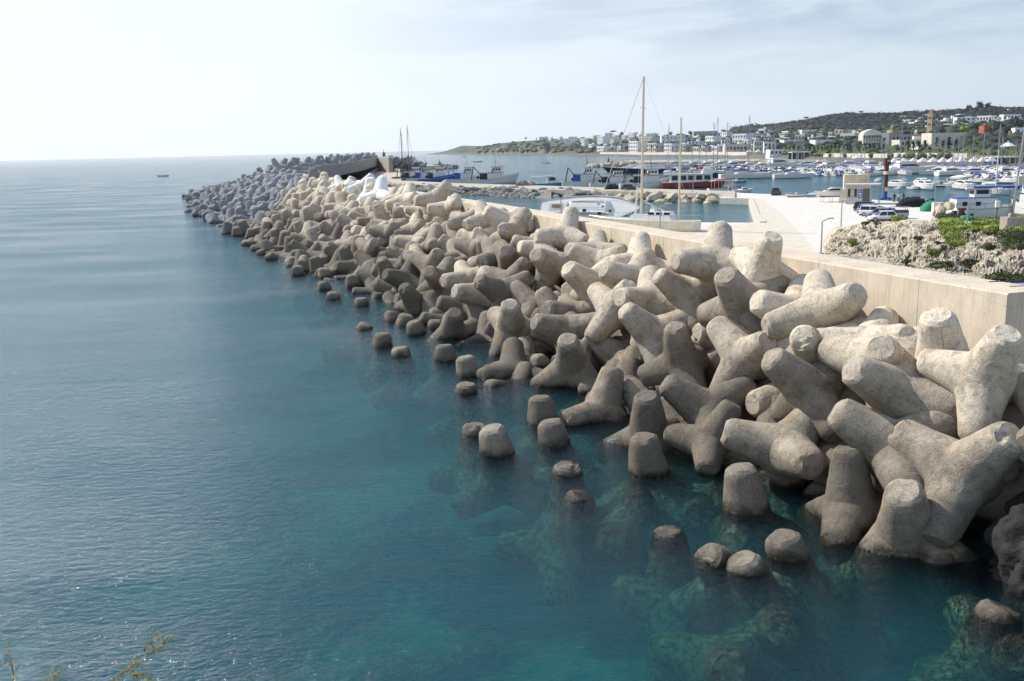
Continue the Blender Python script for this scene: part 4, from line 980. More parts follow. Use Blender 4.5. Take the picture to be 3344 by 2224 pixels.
BL=[(1761,1789,447,459,'w',3,1,'low white house first on the headland skyline'),(1789,1803,449,458,'w',2,1,'small white house beside the first headland house'),(1817,1834,447,457,'w',2,1,'white cube house on the headland skyline'),(1838,1851,455,467,'w',2,1,'small white house lower on the headland slope'),(1857,1884,447,468,'w',3,2,'two-storey white villa on the headland'),(1889,1915,453,467,'w',3,1,'long low white house right of the headland villa'),(1906,1950,443,454,'w',4,1,'wide white terrace house on the skyline'),(1942,1978,446,475,'w',3,3,'tall white house with a small turret'),(1937,1986,478,494,'w',4,1,'white arched bathing house near the water'),(1976,2000,435,454,'w',2,2,'white house under the big spreading pine'),(1985,2012,455,472,'c',2,2,'cream house in front of the dark pines'),(2037,2100,462,497,'w',5,3,'broad white seafront house with palms before it'),(2044,2076,433,448,'w',3,1,'white roof house on the town skyline'),(2076,2092,440,452,'w',2,1,'narrow white house on the town skyline'),(2093,2103,429,447,'w',1,2,'slim white tower-like house'),(2075,2141,448,470,'c',5,2,'cream terrace of houses behind the main mast'),(2100,2158,468,496,'c',5,2,'cream seafront row behind the palms'),(2110,2150,436,449,'w',3,1,'white upper house right of the mast'),(2160,2238,443,470,'w',6,2,'long white building with a curved front'),(2158,2207,470,497,'w',4,2,'white seafront block left of the second mast'),(2206,2250,474,497,'g',3,2,'grey-white seafront house with dark windows'),(2247,2293,462,480,'w',4,2,'white villa half way up the town'),(2250,2318,480,497,'c',6,1,'low cream seafront row'),(2265,2344,429,446,'g',6,1,'long grey building along the town skyline'),(2292,2345,445,472,'w',4,2,'large white block in the middle of town'),(2320,2354,479,496,'w',4,1,'pair of small white arched cabins'),(2344,2384,432,454,'w',3,2,'white house below the skyline pine'),(2356,2384,458,480,'w',3,2,'white house stepping down to the seafront'),(2383,2448,438,470,'w',5,2,'white palace with rows of narrow arches'),(2370,2450,472,496,'c',7,1,'cream arcade along the seafront road'),(2421,2452,457,478,'w',3,2,'white house beside the seafront arcade'),(2463,2495,462,496,'c',4,2,'tall cream villa with long windows'),(2495,2532,465,496,'w',3,2,'plain pale house right of the tall cream villa'),(2473,2505,421,434,'w',2,1,'white house at the foot of the wooded hill'),(2505,2532,425,434,'w',2,1,'low white house next to the wood'),(2547,2584,429,440,'w',3,1,'white house half hidden by pines'),(2560,2640,458,472,'w',5,1,'long low white building above the palms'),(2592,2637,441,457,'g',3,1,'grey-mauve house with two dark windows'),(2619,2666,425,441,'w',3,1,'white block with a roof terrace under the hill'),(2662,2758,458,478,'w',0,0,'long blank white hall behind the palm row'),(2723,2761,424,449,'g',2,2,'tall pale villa stepping up the hill'),(2739,2804,436,460,'c',4,1,'square cream house with dark windows'),(2705,2724,432,450,'g',1,1,'small grey annex of the tall pale villa'),(2660,2700,444,455,'g',2,1,'low grey house under light green trees'),
(3056,3086,379,389,'w',3,1,'white hillside house right of the church tower'),(3088,3126,387,397,'w',4,1,'row of white hillside cabins'),(3126,3183,384,406,'w',4,2,'white hillside villa with stacked balconies'),(3190,3249,379,395,'w',5,1,'long white hillside apartment terrace'),(3278,3332,375,392,'w',5,1,'white hillside block near the right edge'),(2964,3003,399,417,'w',3,1,'white house between dark trees left of the tower'),(2962,3025,415,426,'w',4,0,'white flat roofs behind the church'),(3069,3104,416,427,'w',2,1,'white stepped roofs right of the tower foot'),(3230,3249,357,364,'g',2,1,'small grey house on the wooded ridge'),(3277,3300,362,369,'c',2,1,'small pale house below the ridge line'),(3226,3270,394,402,'w',3,0,'low white wall house above the red villa'),
(3041,3156,436,474,'c',3,1,'big plain cream building with a cornice'),(3001,3092,476,498,'c',4,1,'low cream building behind the palms'),(2938,3040,458,477,'c',6,1,'terraced cream hotel wing'),(2968,3004,474,492,'w',2,1,'white kiosk house behind the palms'),(3197,3229,447,458,'w',1,1,'white base pavilion of the red villa'),(3314,3350,420,456,'w',2,2,'white gothic villa cut by the right edge'),(3282,3315,443,462,'t',2,1,'tan stone house beside the white gothic villa'),(2515,2594,490,505,'w',6,1,'white boatyard office behind the marina'),(2912,3023,440,464,'g',9,1,'long grey hotel front with shaded balconies'),(2877,2913,436,475,'g',1,1,'blank grey hotel block')]
for i,b_ in enumerate(BL): building(*b_,roof='stair' if i%4==1 else 'hip' if i in(26,) else None)
rh=random.Random(77); taken=[(b_[0],b_[1],b_[2],b_[3]) for b_ in BL]
cols_=['w','w','w','c','w','g']; nh=0; kinds_=['white box house','white flat-roofed house','white stepped house','cream box house','white low house','grey-white house']
while nh<150:
    x=rh.choice([rh.uniform(1900,2480),rh.uniform(1960,2480),rh.uniform(1960,2480),rh.uniform(1960,2480),rh.uniform(2480,2830),rh.uniform(2950,3340)]); lo,hi=(450,490) if x<2480 else (432,466) if x<2830 else (386,424); yb=rh.uniform(lo,hi); w=rh.uniform(14,34); h_=rh.uniform(9,17)*(1 if x<2830 else .8)
    if any(x-w/2<b[1]-4 and x+w/2>b[0]+4 and yb-h_<b[3]-5 and yb>b[2]+6 for b in taken): 
        nh+=.12; continue
    nh=int(nh)+1; k=rh.randrange(6); taken.append((x-w/2,x+w/2,yb-h_,yb)); area='seafront' if yb>480 and x<2480 else 'old town' if x<2480 else 'lower hillside' if x<2830 else 'villa hillside'
    building(x-w/2,x+w/2,yb-h_,yb,cols_[k],max(2,int(w/7)),2 if h_>12 else 1,'%s, %s counted house of the %s'%(kinds_[k],ordn(nh) if nh<100 else 'hundred and '+ordn(nh-100) if nh>100 else 'hundredth',area),roof='stair' if k==2 else None)
# extra pale houses filling the far town
# balconied hotel
h=building(2817,2877,440,478,'c',7,2,'cream hotel with three floors of balconies and a gabled roof','hotel','hotel')
for ch in list(h.children):
    if ch.name.startswith('wall'): bb=ch
Y=ty(2847,478); w=(PD(2877,478,Y)-PD(2817,478,Y)).length; hh=PD(2847,440,Y).z-PD(2847,478,Y).z
for j in range(3): MB().box((0,-.9,hh*(j+1)/3-.2),(w+.6,1.8,.35)).build('balcony',M_WALLS['w'],h)
MB().prism([(-w/2,0),(w/2,0),(w*.32,2.2),(0,3.4),(-w*.32,2.2)],0,8).build('gable_roof',M_WALLS['c'],h)
g=[c for c in h.children if c.name.startswith('gable')][0]; g.rotation_euler=(math.pi/2,0,0); g.location=(0,8.5,hh+.4)
# church: nave and bell tower
ch=building(2915,3023,425,440,'t',0,0,'tan stone church nave with a dark ribbed wall behind the hotel','church_nave','church',setback=-20)
Yc=ty(3038,440)+15
def tower(x0,x1,yt,yb,ysp,Y,m,lab,name,cat,nl,mr_):
    A=PD(x0,yb,Y);B=PD(x1,yb,Y); w=(B-A).length*.72; c0=(A+B)/2; h=PD((x0+x1)/2,yt,Y).z-c0.z; hs=PD((x0+x1)/2,ysp,Y).z-c0.z
    e=empty(name,(c0.x,c0.y,c0.z),math.radians(28)); tag(e,lab,cat)
    MB().box((0,0,h/2-2),(w,w,h+4),taper=.93).box((0,0,h*.98),(w*1.02,w*1.02,.6)).box((0,0,h*.66),(w*1.0,w*1.0,.4)).box((0,0,h*.36),(w*1.03,w*1.03,.4)).build('shaft',m,e)
    MB().box((0,0,h+(hs-h)/2+.3),(w*.95,w*.95,hs-h),taper=.02).build('spire',mr_,e)
    for k in range(nl):
        for s in (0,math.pi/2,math.pi,-math.pi/2):
            for dx in (-.17,.17):
                o=MB().box((w*dx,-w*.49,h*(.80-.32*k)),(w*.13,.3,h*.13)).build('belfry_opening',M_WIN,e); o.rotation_euler=(0,0,s)
    return e
tower(3026,3052,370,441,357,Yc,M_WALLS['t'],'tall tan stone bell tower with a pointed roof rising above the town','bell_tower','church tower',2,M_TILE)
tower(2908,2918,417,432,405,Yc,M_WALLS['t'],'small stone bell gable left of the church nave','bell_gable','bell gable',1,M_WALLS['t'])
tower(2985,2998,430,446,424,ty(2990,450),M_WALLS['c'],'small cream lantern turret on the hotel roof','roof_turret','turret',1,M_WALLS['c'])
# red castle villa
cv=building(3209,3240,414,447,'r',2,2,'red stucco castle villa with pointed turrets in the trees','castle_villa','villa')
Yv=ty(3224,447)
hc_=PD(3224,414,Yv).z-PD(3224,447,Yv).z
for dx,top,rad in ((-4.2,hc_*1.32,.95),(-1.6,hc_*1.1,.6),(5.0,hc_*1.05,.7)):
    MB().lathe([(rad,0),(rad,top-.6),(rad*1.25,top-.4),(rad*1.25,top),(.05,top+1.6)],10,(dx*.55,-.4,-1)).build('turret',M_WALLS['r'],cv)
building(3252,3283,398,408,'r',2,1,'second red villa roof with two pink spires above the trees','castle_villa','villa')
# gazebo, tents, bus, restaurant roofs
def tent(x,y,w,lab):
    Y=ty(x,y); p=PD(x,y,Y); W_=w/FP*Y; e=empty('market_tent',(p.x,p.y,p.z)); tag(e,lab,'tent','white pointed tents behind the marina')
    MB().box((0,0,3.4),(W_,W_,1.9),taper=.03).box((0,0,2.4),(W_,W_,.3)).build('canopy',M_TARP,e)
    for sx in(-1,1):
        for sy in(-1,1): MB().tube((sx*W_*.47,sy*W_*.47,0),(sx*W_*.47,sy*W_*.47,2.4),.08,n=6).build('post',M_STEEL,e)
for i,x in enumerate([2920,2950,2982,3012,3046,3078,3108,3138,3180,3208,3236]): tent(x,546,27,'white pointed tent %s from the crane in the tent row'%ordn(i+1))
tent(2447,505,15,'small white tent left of a twin on the sandy beach'); tent(2475,505,16,'small white tent right of a twin on the sandy beach')
tent(2805,531,36,'wide cream tent roof behind the stone steps block')
def slabroof(x0,x1,yt,yb,lab,name='restaurant_pavilion',posts=5,dark=True):
    xm=(x0+x1)/2; Y=ty(xm,yb); A,B=PD(x0,yb,Y),PD(x1,yb,Y); w=(B-A).length; h=PD(xm,yt,Y).z-A.z; c0=(A+B)/2; e=empty(name,c0); tag(e,lab,'pavilion')
    MB().box((0,3,h),(w,9,.5)).build('roof',M_TARP,e)
    for i in range(posts): MB().box((-w/2+.4+(w-.8)*i/(posts-1),-1,h/2-.2),(.5,.5,h-.2)).build('post',M_WHITE,e)
    if dark: MB().box((0,6,h/2-.4),(w*.98,.4,h)).build('back_wall',M_WIN,e)
slabroof(3235,3350,512,532,'long white-roofed pavilion with dark glazing at the right'); slabroof(2583,2645,496,522,'open white pergola with square pillars by the dry dock',posts=4)
slabroof(2880,2915,532,545,'white open shed beside the brown crane',posts=3)
def gaz():
    p=tp(3290,500); e=empty('gazebo',p); tag(e,'round white domed gazebo on the garden terrace','gazebo'); MB().lathe([(3,0),(3,.4)],12).build('floor_slab',M_WHITE,e); MB().lathe([(3.4,3),(3.2,3.3),(1.6,4.4),(.3,4.8),(.3,5.6)],14).build('roof',M_WHITE,e)
    for k in range(8): a=k*math.pi/4; MB().tube((2.7*math.cos(a),2.7*math.sin(a),.4),(2.7*math.cos(a),2.7*math.sin(a),3.1),.2).build('post',M_WHITE,e)
gaz()
def retwall(pts,h,m,lab):
    rt=empty('retaining_wall',tp(*pts[0])); tag(rt,lab,'wall')
    for a,b in zip(pts,pts[1:]):
        A,B=tp(*a),tp(*b); d=(B-A); n_=Vector((-d.y,d.x,0)).normalized()*.4
        o=MB().loft([[tuple(p-rt.location+s_) for s_ in (n_-Vector((0,0,2)),n_+Vector((0,0,h)),-n_+Vector((0,0,h)),-n_-Vector((0,0,2)))] for p in (A,B)]).build('wall_section',m,rt); recalc(o)
retwall([(1960,503),(2040,504),(2140,505),(2240,505),(2340,505),(2440,506)],2.6,M_WALLS['c'],'pale promenade wall below the seafront houses')
retwall([(2690,512),(2800,513),(2900,515)],2.0,M_WALLS['c'],'tan retaining wall behind the marina office')
retwall([(2920,512),(3000,513),(3090,514),(3160,515)],2.0,M_WALLS['c'],'cream retaining wall above the white tents')
retwall([(3160,526),(3250,528),(3340,530)],2.6,M_WALLS['d'],'rough stone wall above the tents at the right')

# ---------------------------------------------------------------- boat building
def hull_secs(Lh,B,D,dr=.5,transom=.75,rake=.5,sheer=.35,n=14,flare=.9):
    S=[]
    for k in range(n+1):
        t=k/n; x=-Lh/2+Lh*t
        b=B/2*(transom+(1-transom)*math.sin(math.pi/2*min(1,t/.5))) if t<.5 else B/2*max(.015,math.cos(math.pi/2*((t-.5)/.5)**1.7))
        zt=D+sheer*(max(0,t-.3)/.7)**2; zk=-dr*(1-max(0,(t-.72)/.28)**2*1.0) if t>.72 else -dr
        if t==1: zk=-.0
        ring=[]
        for (fb,fz) in ((1,1),(flare+.06,.62),(flare,.3),(.62,.08),(.0,0),(-.62,.08),(-flare,.3),(-flare-.06,.62),(-1,1)):
            z=zk+(zt-zk)*fz; rr=rake*max(0,(t-.6)/.4)*(z/zt if z>0 else 0); ring.append((x+rr,b*fb,z))
        S.append(ring)
    return S
def hull_parts(e,Lh,B,D,hm,dm,**k):
    S=hull_secs(Lh,B,D,**k); mb=MB(); mb.loft(S,closed=False,caps=False); n=len(S[0]); mb.f.append(tuple(range(n))); mb.mi.append(0)
    o=mb.build('hull',hm,e,smooth=False); recalc(o); smooth_angle(o,35)
    d=MB(); vs=[];fs=[]
    for r_ in S: vs+=[(r_[0][0],r_[0][1]*.95,r_[0][2]-.06),(r_[-1][0],r_[-1][1]*.95,r_[-1][2]-.06)]
    for i in range(len(S)-1): fs.append((2*i,2*i+2,2*i+3,2*i+1))
    d.add(vs,fs).build('deck',dm,e)
    g=MB()
    for r0,r1 in zip(S,S[1:]):
        for q in (0,-1): g.tube(r0[q],r1[q],.045*max(1,B/2.5),n=5,cap=False)
    g.build('gunwale',dm,e); return S
def rail(e,S,a,b,h,off=.93,m=None):
    mb=MB(); 
    for q in (0,-1):
        pts=[(r_[q][0],r_[q][1]*off,r_[q][2]+h) for r_ in S[a:b]]
        mb.path(pts,.025,4)
        for p in pts[::2]: mb.tube(p,(p[0],p[1],p[2]-h),.02,n=4)
    mb.build('guard_rail',m or M_STEEL,e)
def outboard(e,x,z,m=None): MB().box((x-.25,0,z+.35),(.45,.35,.5),taper=.75).box((x-.2,0,z-.25),(.16,.14,.8)).build('outboard_motor',m or M_DARK,e)
def mast(e,x,z,h,r_,m=M_STEEL,spr=2,stay=None,S=None,boom=0,cover=None,back=None):
    k=MB().tube((x,0,z),(x,0,z+h),r_,r_*.75,8)
    o=k.build('mast',m,e)
    for i in range(spr): zz=z+h*(i+1)/(spr+1); w=.5+.35*(spr-i); MB().tube((x,-w,zz),(x,w,zz),.03,n=4).build('spreader',m,o)
    t=MB()
    if stay is not None: t.tube((stay,0,z+.2),(x,0,z+h*.97),.05,n=4)
    if back is not None: t.tube((back,0,z+.2),(x,0,z+h),.018,n=4)
    for sy in (-1,1): t.tube((x,sy*1.2,z),(x,0,z+h*.93),.015,n=4)
    t.build('rigging',M_STEEL,o)
    if boom:
        b=MB().tube((x,0,z+1.2),(x-boom,0,z+1.1),.07,n=6).build('boom',m,e)
        if cover: MB().loft([[(x-.2-boom*.9*q,math.cos(a)*w,z+1.35+math.sin(a)*w*1.2) for a in [j*math.pi/4 for j in range(8)]] for q,w in ((0,.24),(.5,.2),(1,.1))]).build('sail_cover',cover,b)
def new_boat(name,label,cat,group=None): return tag(empty(name),label,cat,group)
def mk_sail(Lh,hm,cov,name='sailboat',mh=None):
    e=new_boat(name,'x','sailboat','sailing yachts moored in the marina'); B=Lh*.3; D=Lh*.09+.2
    S=hull_parts(e,Lh,B,D,hm,M_WHITE,dr=.3,rake=.5,sheer=.25,transom=.7)
    c=MB().box((Lh*.02,0,D+.28),(Lh*.42,B*.55,.5),taper=.8).build('cabin',M_WHITE,e)
    MB().box((Lh*.02,-B*.262,D+.3),(Lh*.3,.04,.2)).box((Lh*.02,B*.262,D+.3),(Lh*.3,.04,.2)).build('window',M_GLASSD,c)
    mast(e,Lh*.08,D,mh or Lh*1.32,.15,stay=Lh*.5,back=-Lh*.48,boom=Lh*.36,cover=cov); rail(e,S,0,14,.55); return e
def mk_cruiser(Lh,hm,fly=True,name='motor_yacht',stripe=None):
    e=new_boat(name,'x','motor yacht','motor yachts moored in the marina'); B=Lh*.31; D=Lh*.1+.3
    S=hull_parts(e,Lh,B,D,hm,M_WHITE,dr=.3,rake=1.0,sheer=.5,transom=.92)
    c=MB().loft([[(x,y*w,z) for y,z in ((-1,D-.1),(-.92,D+h_),(.92,D+h_),(1,D-.1))] for x,w,h_ in ((-Lh*.28,B*.38,1.3),(-Lh*.02,B*.38,1.45),(Lh*.12,B*.34,1.1),(Lh*.3,B*.2,.15))]).build('superstructure',M_WHITE,e); recalc(c)
    g=MB()
    for s in(-1,1): g.add([(-Lh*.24,s*B*.385,D+.55),(Lh*.1,s*B*.362,D+.5),(Lh*.16,s*B*.325,D+.75),(Lh*.02,s*B*.366,D+1.15),(-Lh*.24,s*B*.366,D+1.1)],[(0,1,2,3,4)])
    g.add([(Lh*.125,-B*.3,D+1.08),(Lh*.125,B*.3,D+1.08),(Lh*.22,B*.24,D+.62),(Lh*.22,-B*.24,D+.62)],[(0,1,2,3)]); g.build('window',M_GLASSD,c)
    if fly:
        f=MB().box((-Lh*.12,0,D+1.85),(Lh*.26,B*.6,.5),taper=.9).tube((-Lh*.2,-B*.3,D+1.4),(-Lh*.26,-B*.28,D+3.0),.09,n=6).tube((-Lh*.2,B*.3,D+1.4),(-Lh*.26,B*.28,D+3.0),.09,n=6).tube((-Lh*.26,-B*.28,D+3),(-Lh*.26,B*.28,D+3),.09,n=6).build('flybridge',M_WHITE,e)
    rail(e,S,6,15,.6); MB().box((-Lh*.38,0,D+.3),(Lh*.12,B*.7,.35)).build('sun_pad',M_TARP,e); return e
def mk_open(Lh,hm,kind,name='small_boat',cat='small boat'):
    e=new_boat(name,'x',cat,'small boats moored at the pontoons'); B=Lh*.36; D=.6
    if kind=='rib':
        t=MB()
        for s in (-1,1):
            pts=[(-Lh/2,s*B*.4,.45),(0,s*B*.42,.45),(Lh*.3,s*B*.34,.55),(Lh*.48,s*B*.1,.7)]; t.path(pts,.24,8)
        t.tube((Lh*.48,-B*.1,.7),(Lh*.48,B*.1,.7),.24); t.build('inflatable_tube',hm,e); MB().box((0,0,.2),(Lh*.86,B*.7,.3)).build('floor',M_GREYP,e)
        MB().box((0,0,.9),(.6,.7,.9),taper=.8).build('console',M_WHITE,e)
    else:
        S=hull_parts(e,Lh,B,D,hm,M_GREYP if kind=='open' else M_WHITE,dr=.2,rake=.5,sheer=.35,transom=.85)
        if kind=='open':
            for x in(-.2,.12): MB().box((Lh*x,0,D+.02),(.35,B*.85,.08)).build('seat',M_WOOD,e)
            MB().box((0,0,D+.35),(.55,.6,.7),taper=.85).build('console',M_WHITE,e)
        elif kind=='cuddy':
            c=MB().box((Lh*.12,0,D+.35),(Lh*.36,B*.7,.6),taper=.75).build('cabin',M_WHITE,e); MB().box((-Lh*.065,0,D+.55),(.06,B*.5,.35)).box((Lh*.12,-B*.335,D+.4),(Lh*.22,.04,.22)).box((Lh*.12,B*.335,D+.4),(Lh*.22,.04,.22)).build('window',M_GLASSD,c)
        elif kind=='bimini':
            MB().box((-Lh*.08,0,D+1.55),(Lh*.4,B*.8,.1),taper=.85).build('bimini',M_BTARP,e)
            q=MB()
            for sx in(-.25,.1):
                for s in(-1,1): q.tube((Lh*sx,s*B*.38,D),(Lh*sx,s*B*.36,D+1.55),.03,n=4)
            q.build('bimini_frame',M_STEEL,e); MB().box((Lh*.05,0,D+.4),(.5,.6,.8),taper=.8).build('console',M_WHITE,e)
        elif kind=='cover':
            MB().loft([[(x,y*w,D+z) for y,z in ((-1,0),(-.5,h_),(0,h_*1.25),(.5,h_),(1,0))] for x,w,h_ in ((-Lh*.45,B*.4,.3),(0,B*.46,.7),(Lh*.3,B*.3,.4),(Lh*.45,B*.1,.15))]).build('boat_cover',M_TARP if hm is not M_NAVY else M_BTARP,e)
    outboard(e,-Lh/2,D); return e
def mk_trawler(Lh,hm,trim,gal,name='fishing_trawler'):
    e=new_boat(name,'x','fishing boat','fishing trawlers along the inner pier'); B=Lh*.3; D=1.5
    S=hull_parts(e,Lh,B,D,hm,M_GREYP,dr=.6,rake=1.3,sheer=1.5,transom=.8)
    bw_=MB()
    for r0,r1 in zip(S[6:],S[7:]):
        for q in(0,-1): bw_.add([r0[q],r1[q],(r1[q][0]+.1,r1[q][1]*1.02,r1[q][2]+.7),(r0[q][0]+.1,r0[q][1]*1.02,r0[q][2]+.7)],[(0,1,2,3)])
    bw_.build('bulwark',hm,e)
    c=MB().box((Lh*.08,0,D+1.2),(Lh*.3,B*.6,2.4)).build('deckhouse',M_WHITE,e); w=MB().box((Lh*.12,0,D+3.3),(Lh*.2,B*.5,1.9),taper=.92).box((Lh*.12,0,D+4.3),(Lh*.24,B*.56,.14)).build('wheelhouse',M_WHITE,e)
    g=MB(); zc=D+3.5
    for s in(-1,1):
        for k in range(3): g.box((Lh*(.05+.06*k),s*B*.242,zc),(Lh*.04,.06,.7))
    for k in range(3): g.box((Lh*.219,B*(-.15+.15*k),zc),(.06,B*.11,.7))
    g.build('window',M_GLASSD,w)
    MB().box((Lh*.12,0,D+4.42),(Lh*.25,B*.58,.1)).box((Lh*.08,0,D+2.42),(Lh*.33,B*.66,.12)).build('trim',trim,e)
    MB().box((-Lh*.16,0,D+2.5),(Lh*.2,B*.62,.1)).box((-Lh*.16,0,D+1.2),(Lh*.16,B*.5,2.2)).build('shelter',M_GLASSD if trim is not M_BLUE else M_BLUE,e)
    x=-Lh*.42; ga=MB()
    for s in(-1,1): ga.tube((x,s*B*.4,D),(x+.9,s*B*.25,D+4.6),.13,n=6).tube((x+.9,s*B*.25,D+4.6),(x+3.6,s*B*.32,D+1.4),.1,n=6)
    ga.tube((x+.9,-B*.27,D+4.6),(x+.9,B*.27,D+4.6),.15,n=6).tube((x+.4,-B*.34,D+2.2),(x+.4,B*.34,D+2.2),.09,n=6).build('gallows',gal,e)
    d=MB().tube((x+2.4,-B*.2,D+.8),(x+2.4,B*.2,D+.8),.5,n=12).build('net_drum',M_NETB,e)
    m=MB().tube((Lh*.1,-.5,D+4.4),(Lh*.08,-.15,D+7.6),.06,n=5).tube((Lh*.1,.5,D+4.4),(Lh*.08,.15,D+7.6),.06,n=5).tube((Lh*.08,0,D+7.2),(Lh*.08,0,D+9),.05,n=5)
    for k in range(4): m.tube((Lh*.09,-.42+.08*k,D+4.9+.7*k),(Lh*.09,.42-.08*k,D+4.9+.7*k),.035,n=4)
    m.tube((Lh*.02,0,D+4.4),(Lh*.02,0,D+6.6),.03,n=4).tube((Lh*.16,.6,D+4.4),(Lh*.16,.6,D+6.2),.03,n=4).box((Lh*.1,0,D+6.2),(1.2,.12,.12)).build('radar_mast',gal if gal is not M_BLUE else M_STEEL,e)
    MB().lathe([(.38,-.06),(.38,.06)],12,(0,0,0)).build('lifebuoy',M_ORANGE,e); l=e.children[-1]
    for ch in e.children:
        if ch.name.startswith('lifebuoy'): ch.location=(Lh*.02,-B*.3,D+2.9); ch.rotation_euler=(math.pi/2,0,0)
    rail(e,S,8,15,1.3); return e
_proto={}
def boat(key,fn,px,py,label,rz=0,z=0.,sc=1,cat=None,group=None,name=None):
    p=P(px,py,z); 
    if key not in _proto:
        e=fn(); _proto[key]=e
    else: e=copy_tree(_proto[key])
    e['label']=label
    if cat: e['category']=cat
    if group: e['group']=group
    e.location=(p.x,p.y,z); e.rotation_euler=(0,0,rz); e.scale=(sc,)*3; return e
R=math.radians
# trawlers etc. along the inner pier (waterline hidden behind the road)
def at_pier(key,fn,px,label,rz=0,sc=1,py=None,**k): 
    return boat(key,fn,px,py or interp(px,[1300,1500,1700,2050,2400],[592,598,602,612,620]),label,rz,0,sc,**k)
at_pier('tw_dark',lambda:mk_trawler(15,M_GREEN,M_WHITE,M_RUST),1345,'dark green trawler under two tall schooner masts at the pier root',0.15)
at_pier('tw_nb',lambda:mk_trawler(14,M_WHITE,M_BLUE,M_DARK),1383,'white trawler with a tall blue canopy tower next to the schooner masts',0.1)
at_pier('tw_blue',lambda:mk_trawler(15,M_BLUE,M_WHITE,M_STEEL),1425,'blue-hulled fishing boat with a long dark shelter and white rails',0.05)
at_pier('tw_bluegal',lambda:mk_trawler(15,M_WHITE,M_BLUE,M_BLUE),1515,'white trawler with a blue gallows and blue arch',0.05)
at_pier('tw_wb',lambda:mk_trawler(17,M_WHITE,M_WOOD,M_DARK),1605,'white trawler with a dark gallows and tall lattice mast',0.0,1.05)
at_pier('tw_nb',None,1905,'white trawler with a dark gallows frame and blue shelter near the beached yacht',0.0,1.0)
at_pier('tw_wb',None,2000,'white trawler with a yellow crate on the quay before it',0.0,.85)
at_pier('tw_wb',None,2110,'white trawler behind the main mast of the cream ketch',0.0,.95)
# schooner masts
e=new_boat('schooner','dark schooner with two tall bare masts at the far end of the inner pier','sailboat'); hull_parts(e,22,5.2,1.8,M_NAVY,M_WOOD,dr=.6,rake=1.5,sheer=.8)
MB().tube((3,0,1.7),(3,0,24),.17,.1,8).build('mast',M_WOOD,e); MB().tube((-4,0,1.7),(-4,0,22.5),.17,.1,8).tube((-3.2,0,1.7),(-3.2,0,20),.1,.08,6).build('mast',M_WOOD,e); MB().box((0,0,2.3),(7,3,1),taper=.85).build('cabin',M_WOOD,e)
q=MB()
for x_,h_ in((3,23),(-4,21.5)):
    for s in(-1,1): q.tube((x_,s*2.5,1.8),(x_,0,h_),.03,n=4)
q.tube((11,0,2.6),(3,0,23),.03,n=4).tube((-10.5,0,2.2),(-4,0,22),.03,n=4).build('rigging',M_DARK,e)
p=P(1328,590,0); e.location=p; e.rotation_euler=(0,0,1.25)
# little canopied boat, dinghies at the pier
def mk_canopy():
    e=new_boat('workboat','x','workboat'); S=hull_parts(e,8,2.7,.8,M_TEAL,M_WHITE); c=MB().box((1,0,1.7),(2.6,2,1.8)).build('cabin',M_WHITE,e); MB().box((1,-1.01,1.9),(1.6,.04,.8)).box((1,1.01,1.9),(1.6,.04,.8)).build('window',M_GLASSD,c); MB().box((-1.6,0,2.65),(5.6,2.5,.1)).build('canopy_roof',M_WHITE,e)
    q=MB()
    for x_ in(-4,-2.2):
        for s in(-1,1): q.tube((x_,s*1.1,.8),(x_,s*1.1,2.6),.04,n=5)
    q.build('post',M_STEEL,e); return e
at_pier('canopy',mk_canopy,1790,'small white workboat with a flat canopy roof alone at the pier',0.1,1.25,608)
boat('open_blue',lambda:mk_open(6,M_BLUE,'cover'),1715,604,'low blue dinghy with a dark cover at the pier',0.1,cat='small boat',group=None)
# red excursion boat
e=new_boat('excursion_boat','white and dark red excursion boat with a big glazed saloon at the pier','excursion boat'); RB=e
S=hull_parts(e,19,5.2,1.7,M_RED,M_WHITE,dr=.5,rake=1.2,sheer=1.0,transom=.9)
c=MB().box((-.5,0,2.9),(13,4.6,2.5)).build('saloon',M_WHITE,e); 
for k in range(5):
    for s in(-1,1): MB().box((-5.6+2.5*k,s*2.31,3.1),(1.9,.05,1.4)).build('window',M_GLASSD,c)
MB().box((4.6,0,5),(3.2,4,1.6),taper=.88).build('wheelhouse',M_WHITE,e); MB().box((-2,0,4.25),(13.5,5,.14)).build('upper_deck',M_WHITE,e)
q=MB()
for s in(-1,1):
    q.path([(x_,s*2.4,5.2) for x_ in (-8,-4,0,3)],.04,5)
    for k in range(9): q.tube((-8+1.3*k,s*2.4,4.3),(-8+1.3*k,s*2.4,5.2),.03,n=4)
q.build('guard_rail',M_RED,e)
for k in range(4): MB().tube((1.2+k*1.1,0,5.9),(2.1+k*1.1,0,5.9),.45,n=10).build('life_raft',M_RED if k<2 else M_WHITE,e)
MB().tube((3,0,5.8),(3,0,9.5),.07,n=6).tube((3,-1,8),(3,1,8),.05,n=5).build('radar_mast',M_STEEL,e)
p=P(2260,612,0); e.location=p; e.rotation_euler=(0,0,R(-4)); e.scale=(.95,)*3
def mk_tour():
    e=new_boat('tour_boat','x','tour boat'); S=hull_parts(e,9.5,3,.9,M_WHITE,M_RED,dr=.3,rake=.8,sheer=.6); MB().box((-.5,0,2.9),(6.5,2.8,.12)).build('canopy_roof',M_WHITE,e); MB().box((-.6,0,3.05),(4.4,1.6,.3)).build('life_float',M_ORANGE,e)
    q=MB()
    for x_ in(-3.4,-1.4,.6,2.4):
        for s in(-1,1): q.tube((x_,s*1.3,.9),(x_,s*1.3,2.9),.05,n=5)
    q.build('post',M_WHITE,e); MB().box((1.6,0,1.8),(1.2,1.6,1.7)).build('console',M_WHITE,e); return e
boat('tour',mk_tour,2368,625,'small tour boat with a flat white roof and orange life float',0.1)
boat('cuddyw',lambda:mk_open(6.5,M_WHITE,'cuddy'),2420,628,'small white cabin boat moored at the quay corner by the pier',0.4,group='small boats moored at the pontoons')
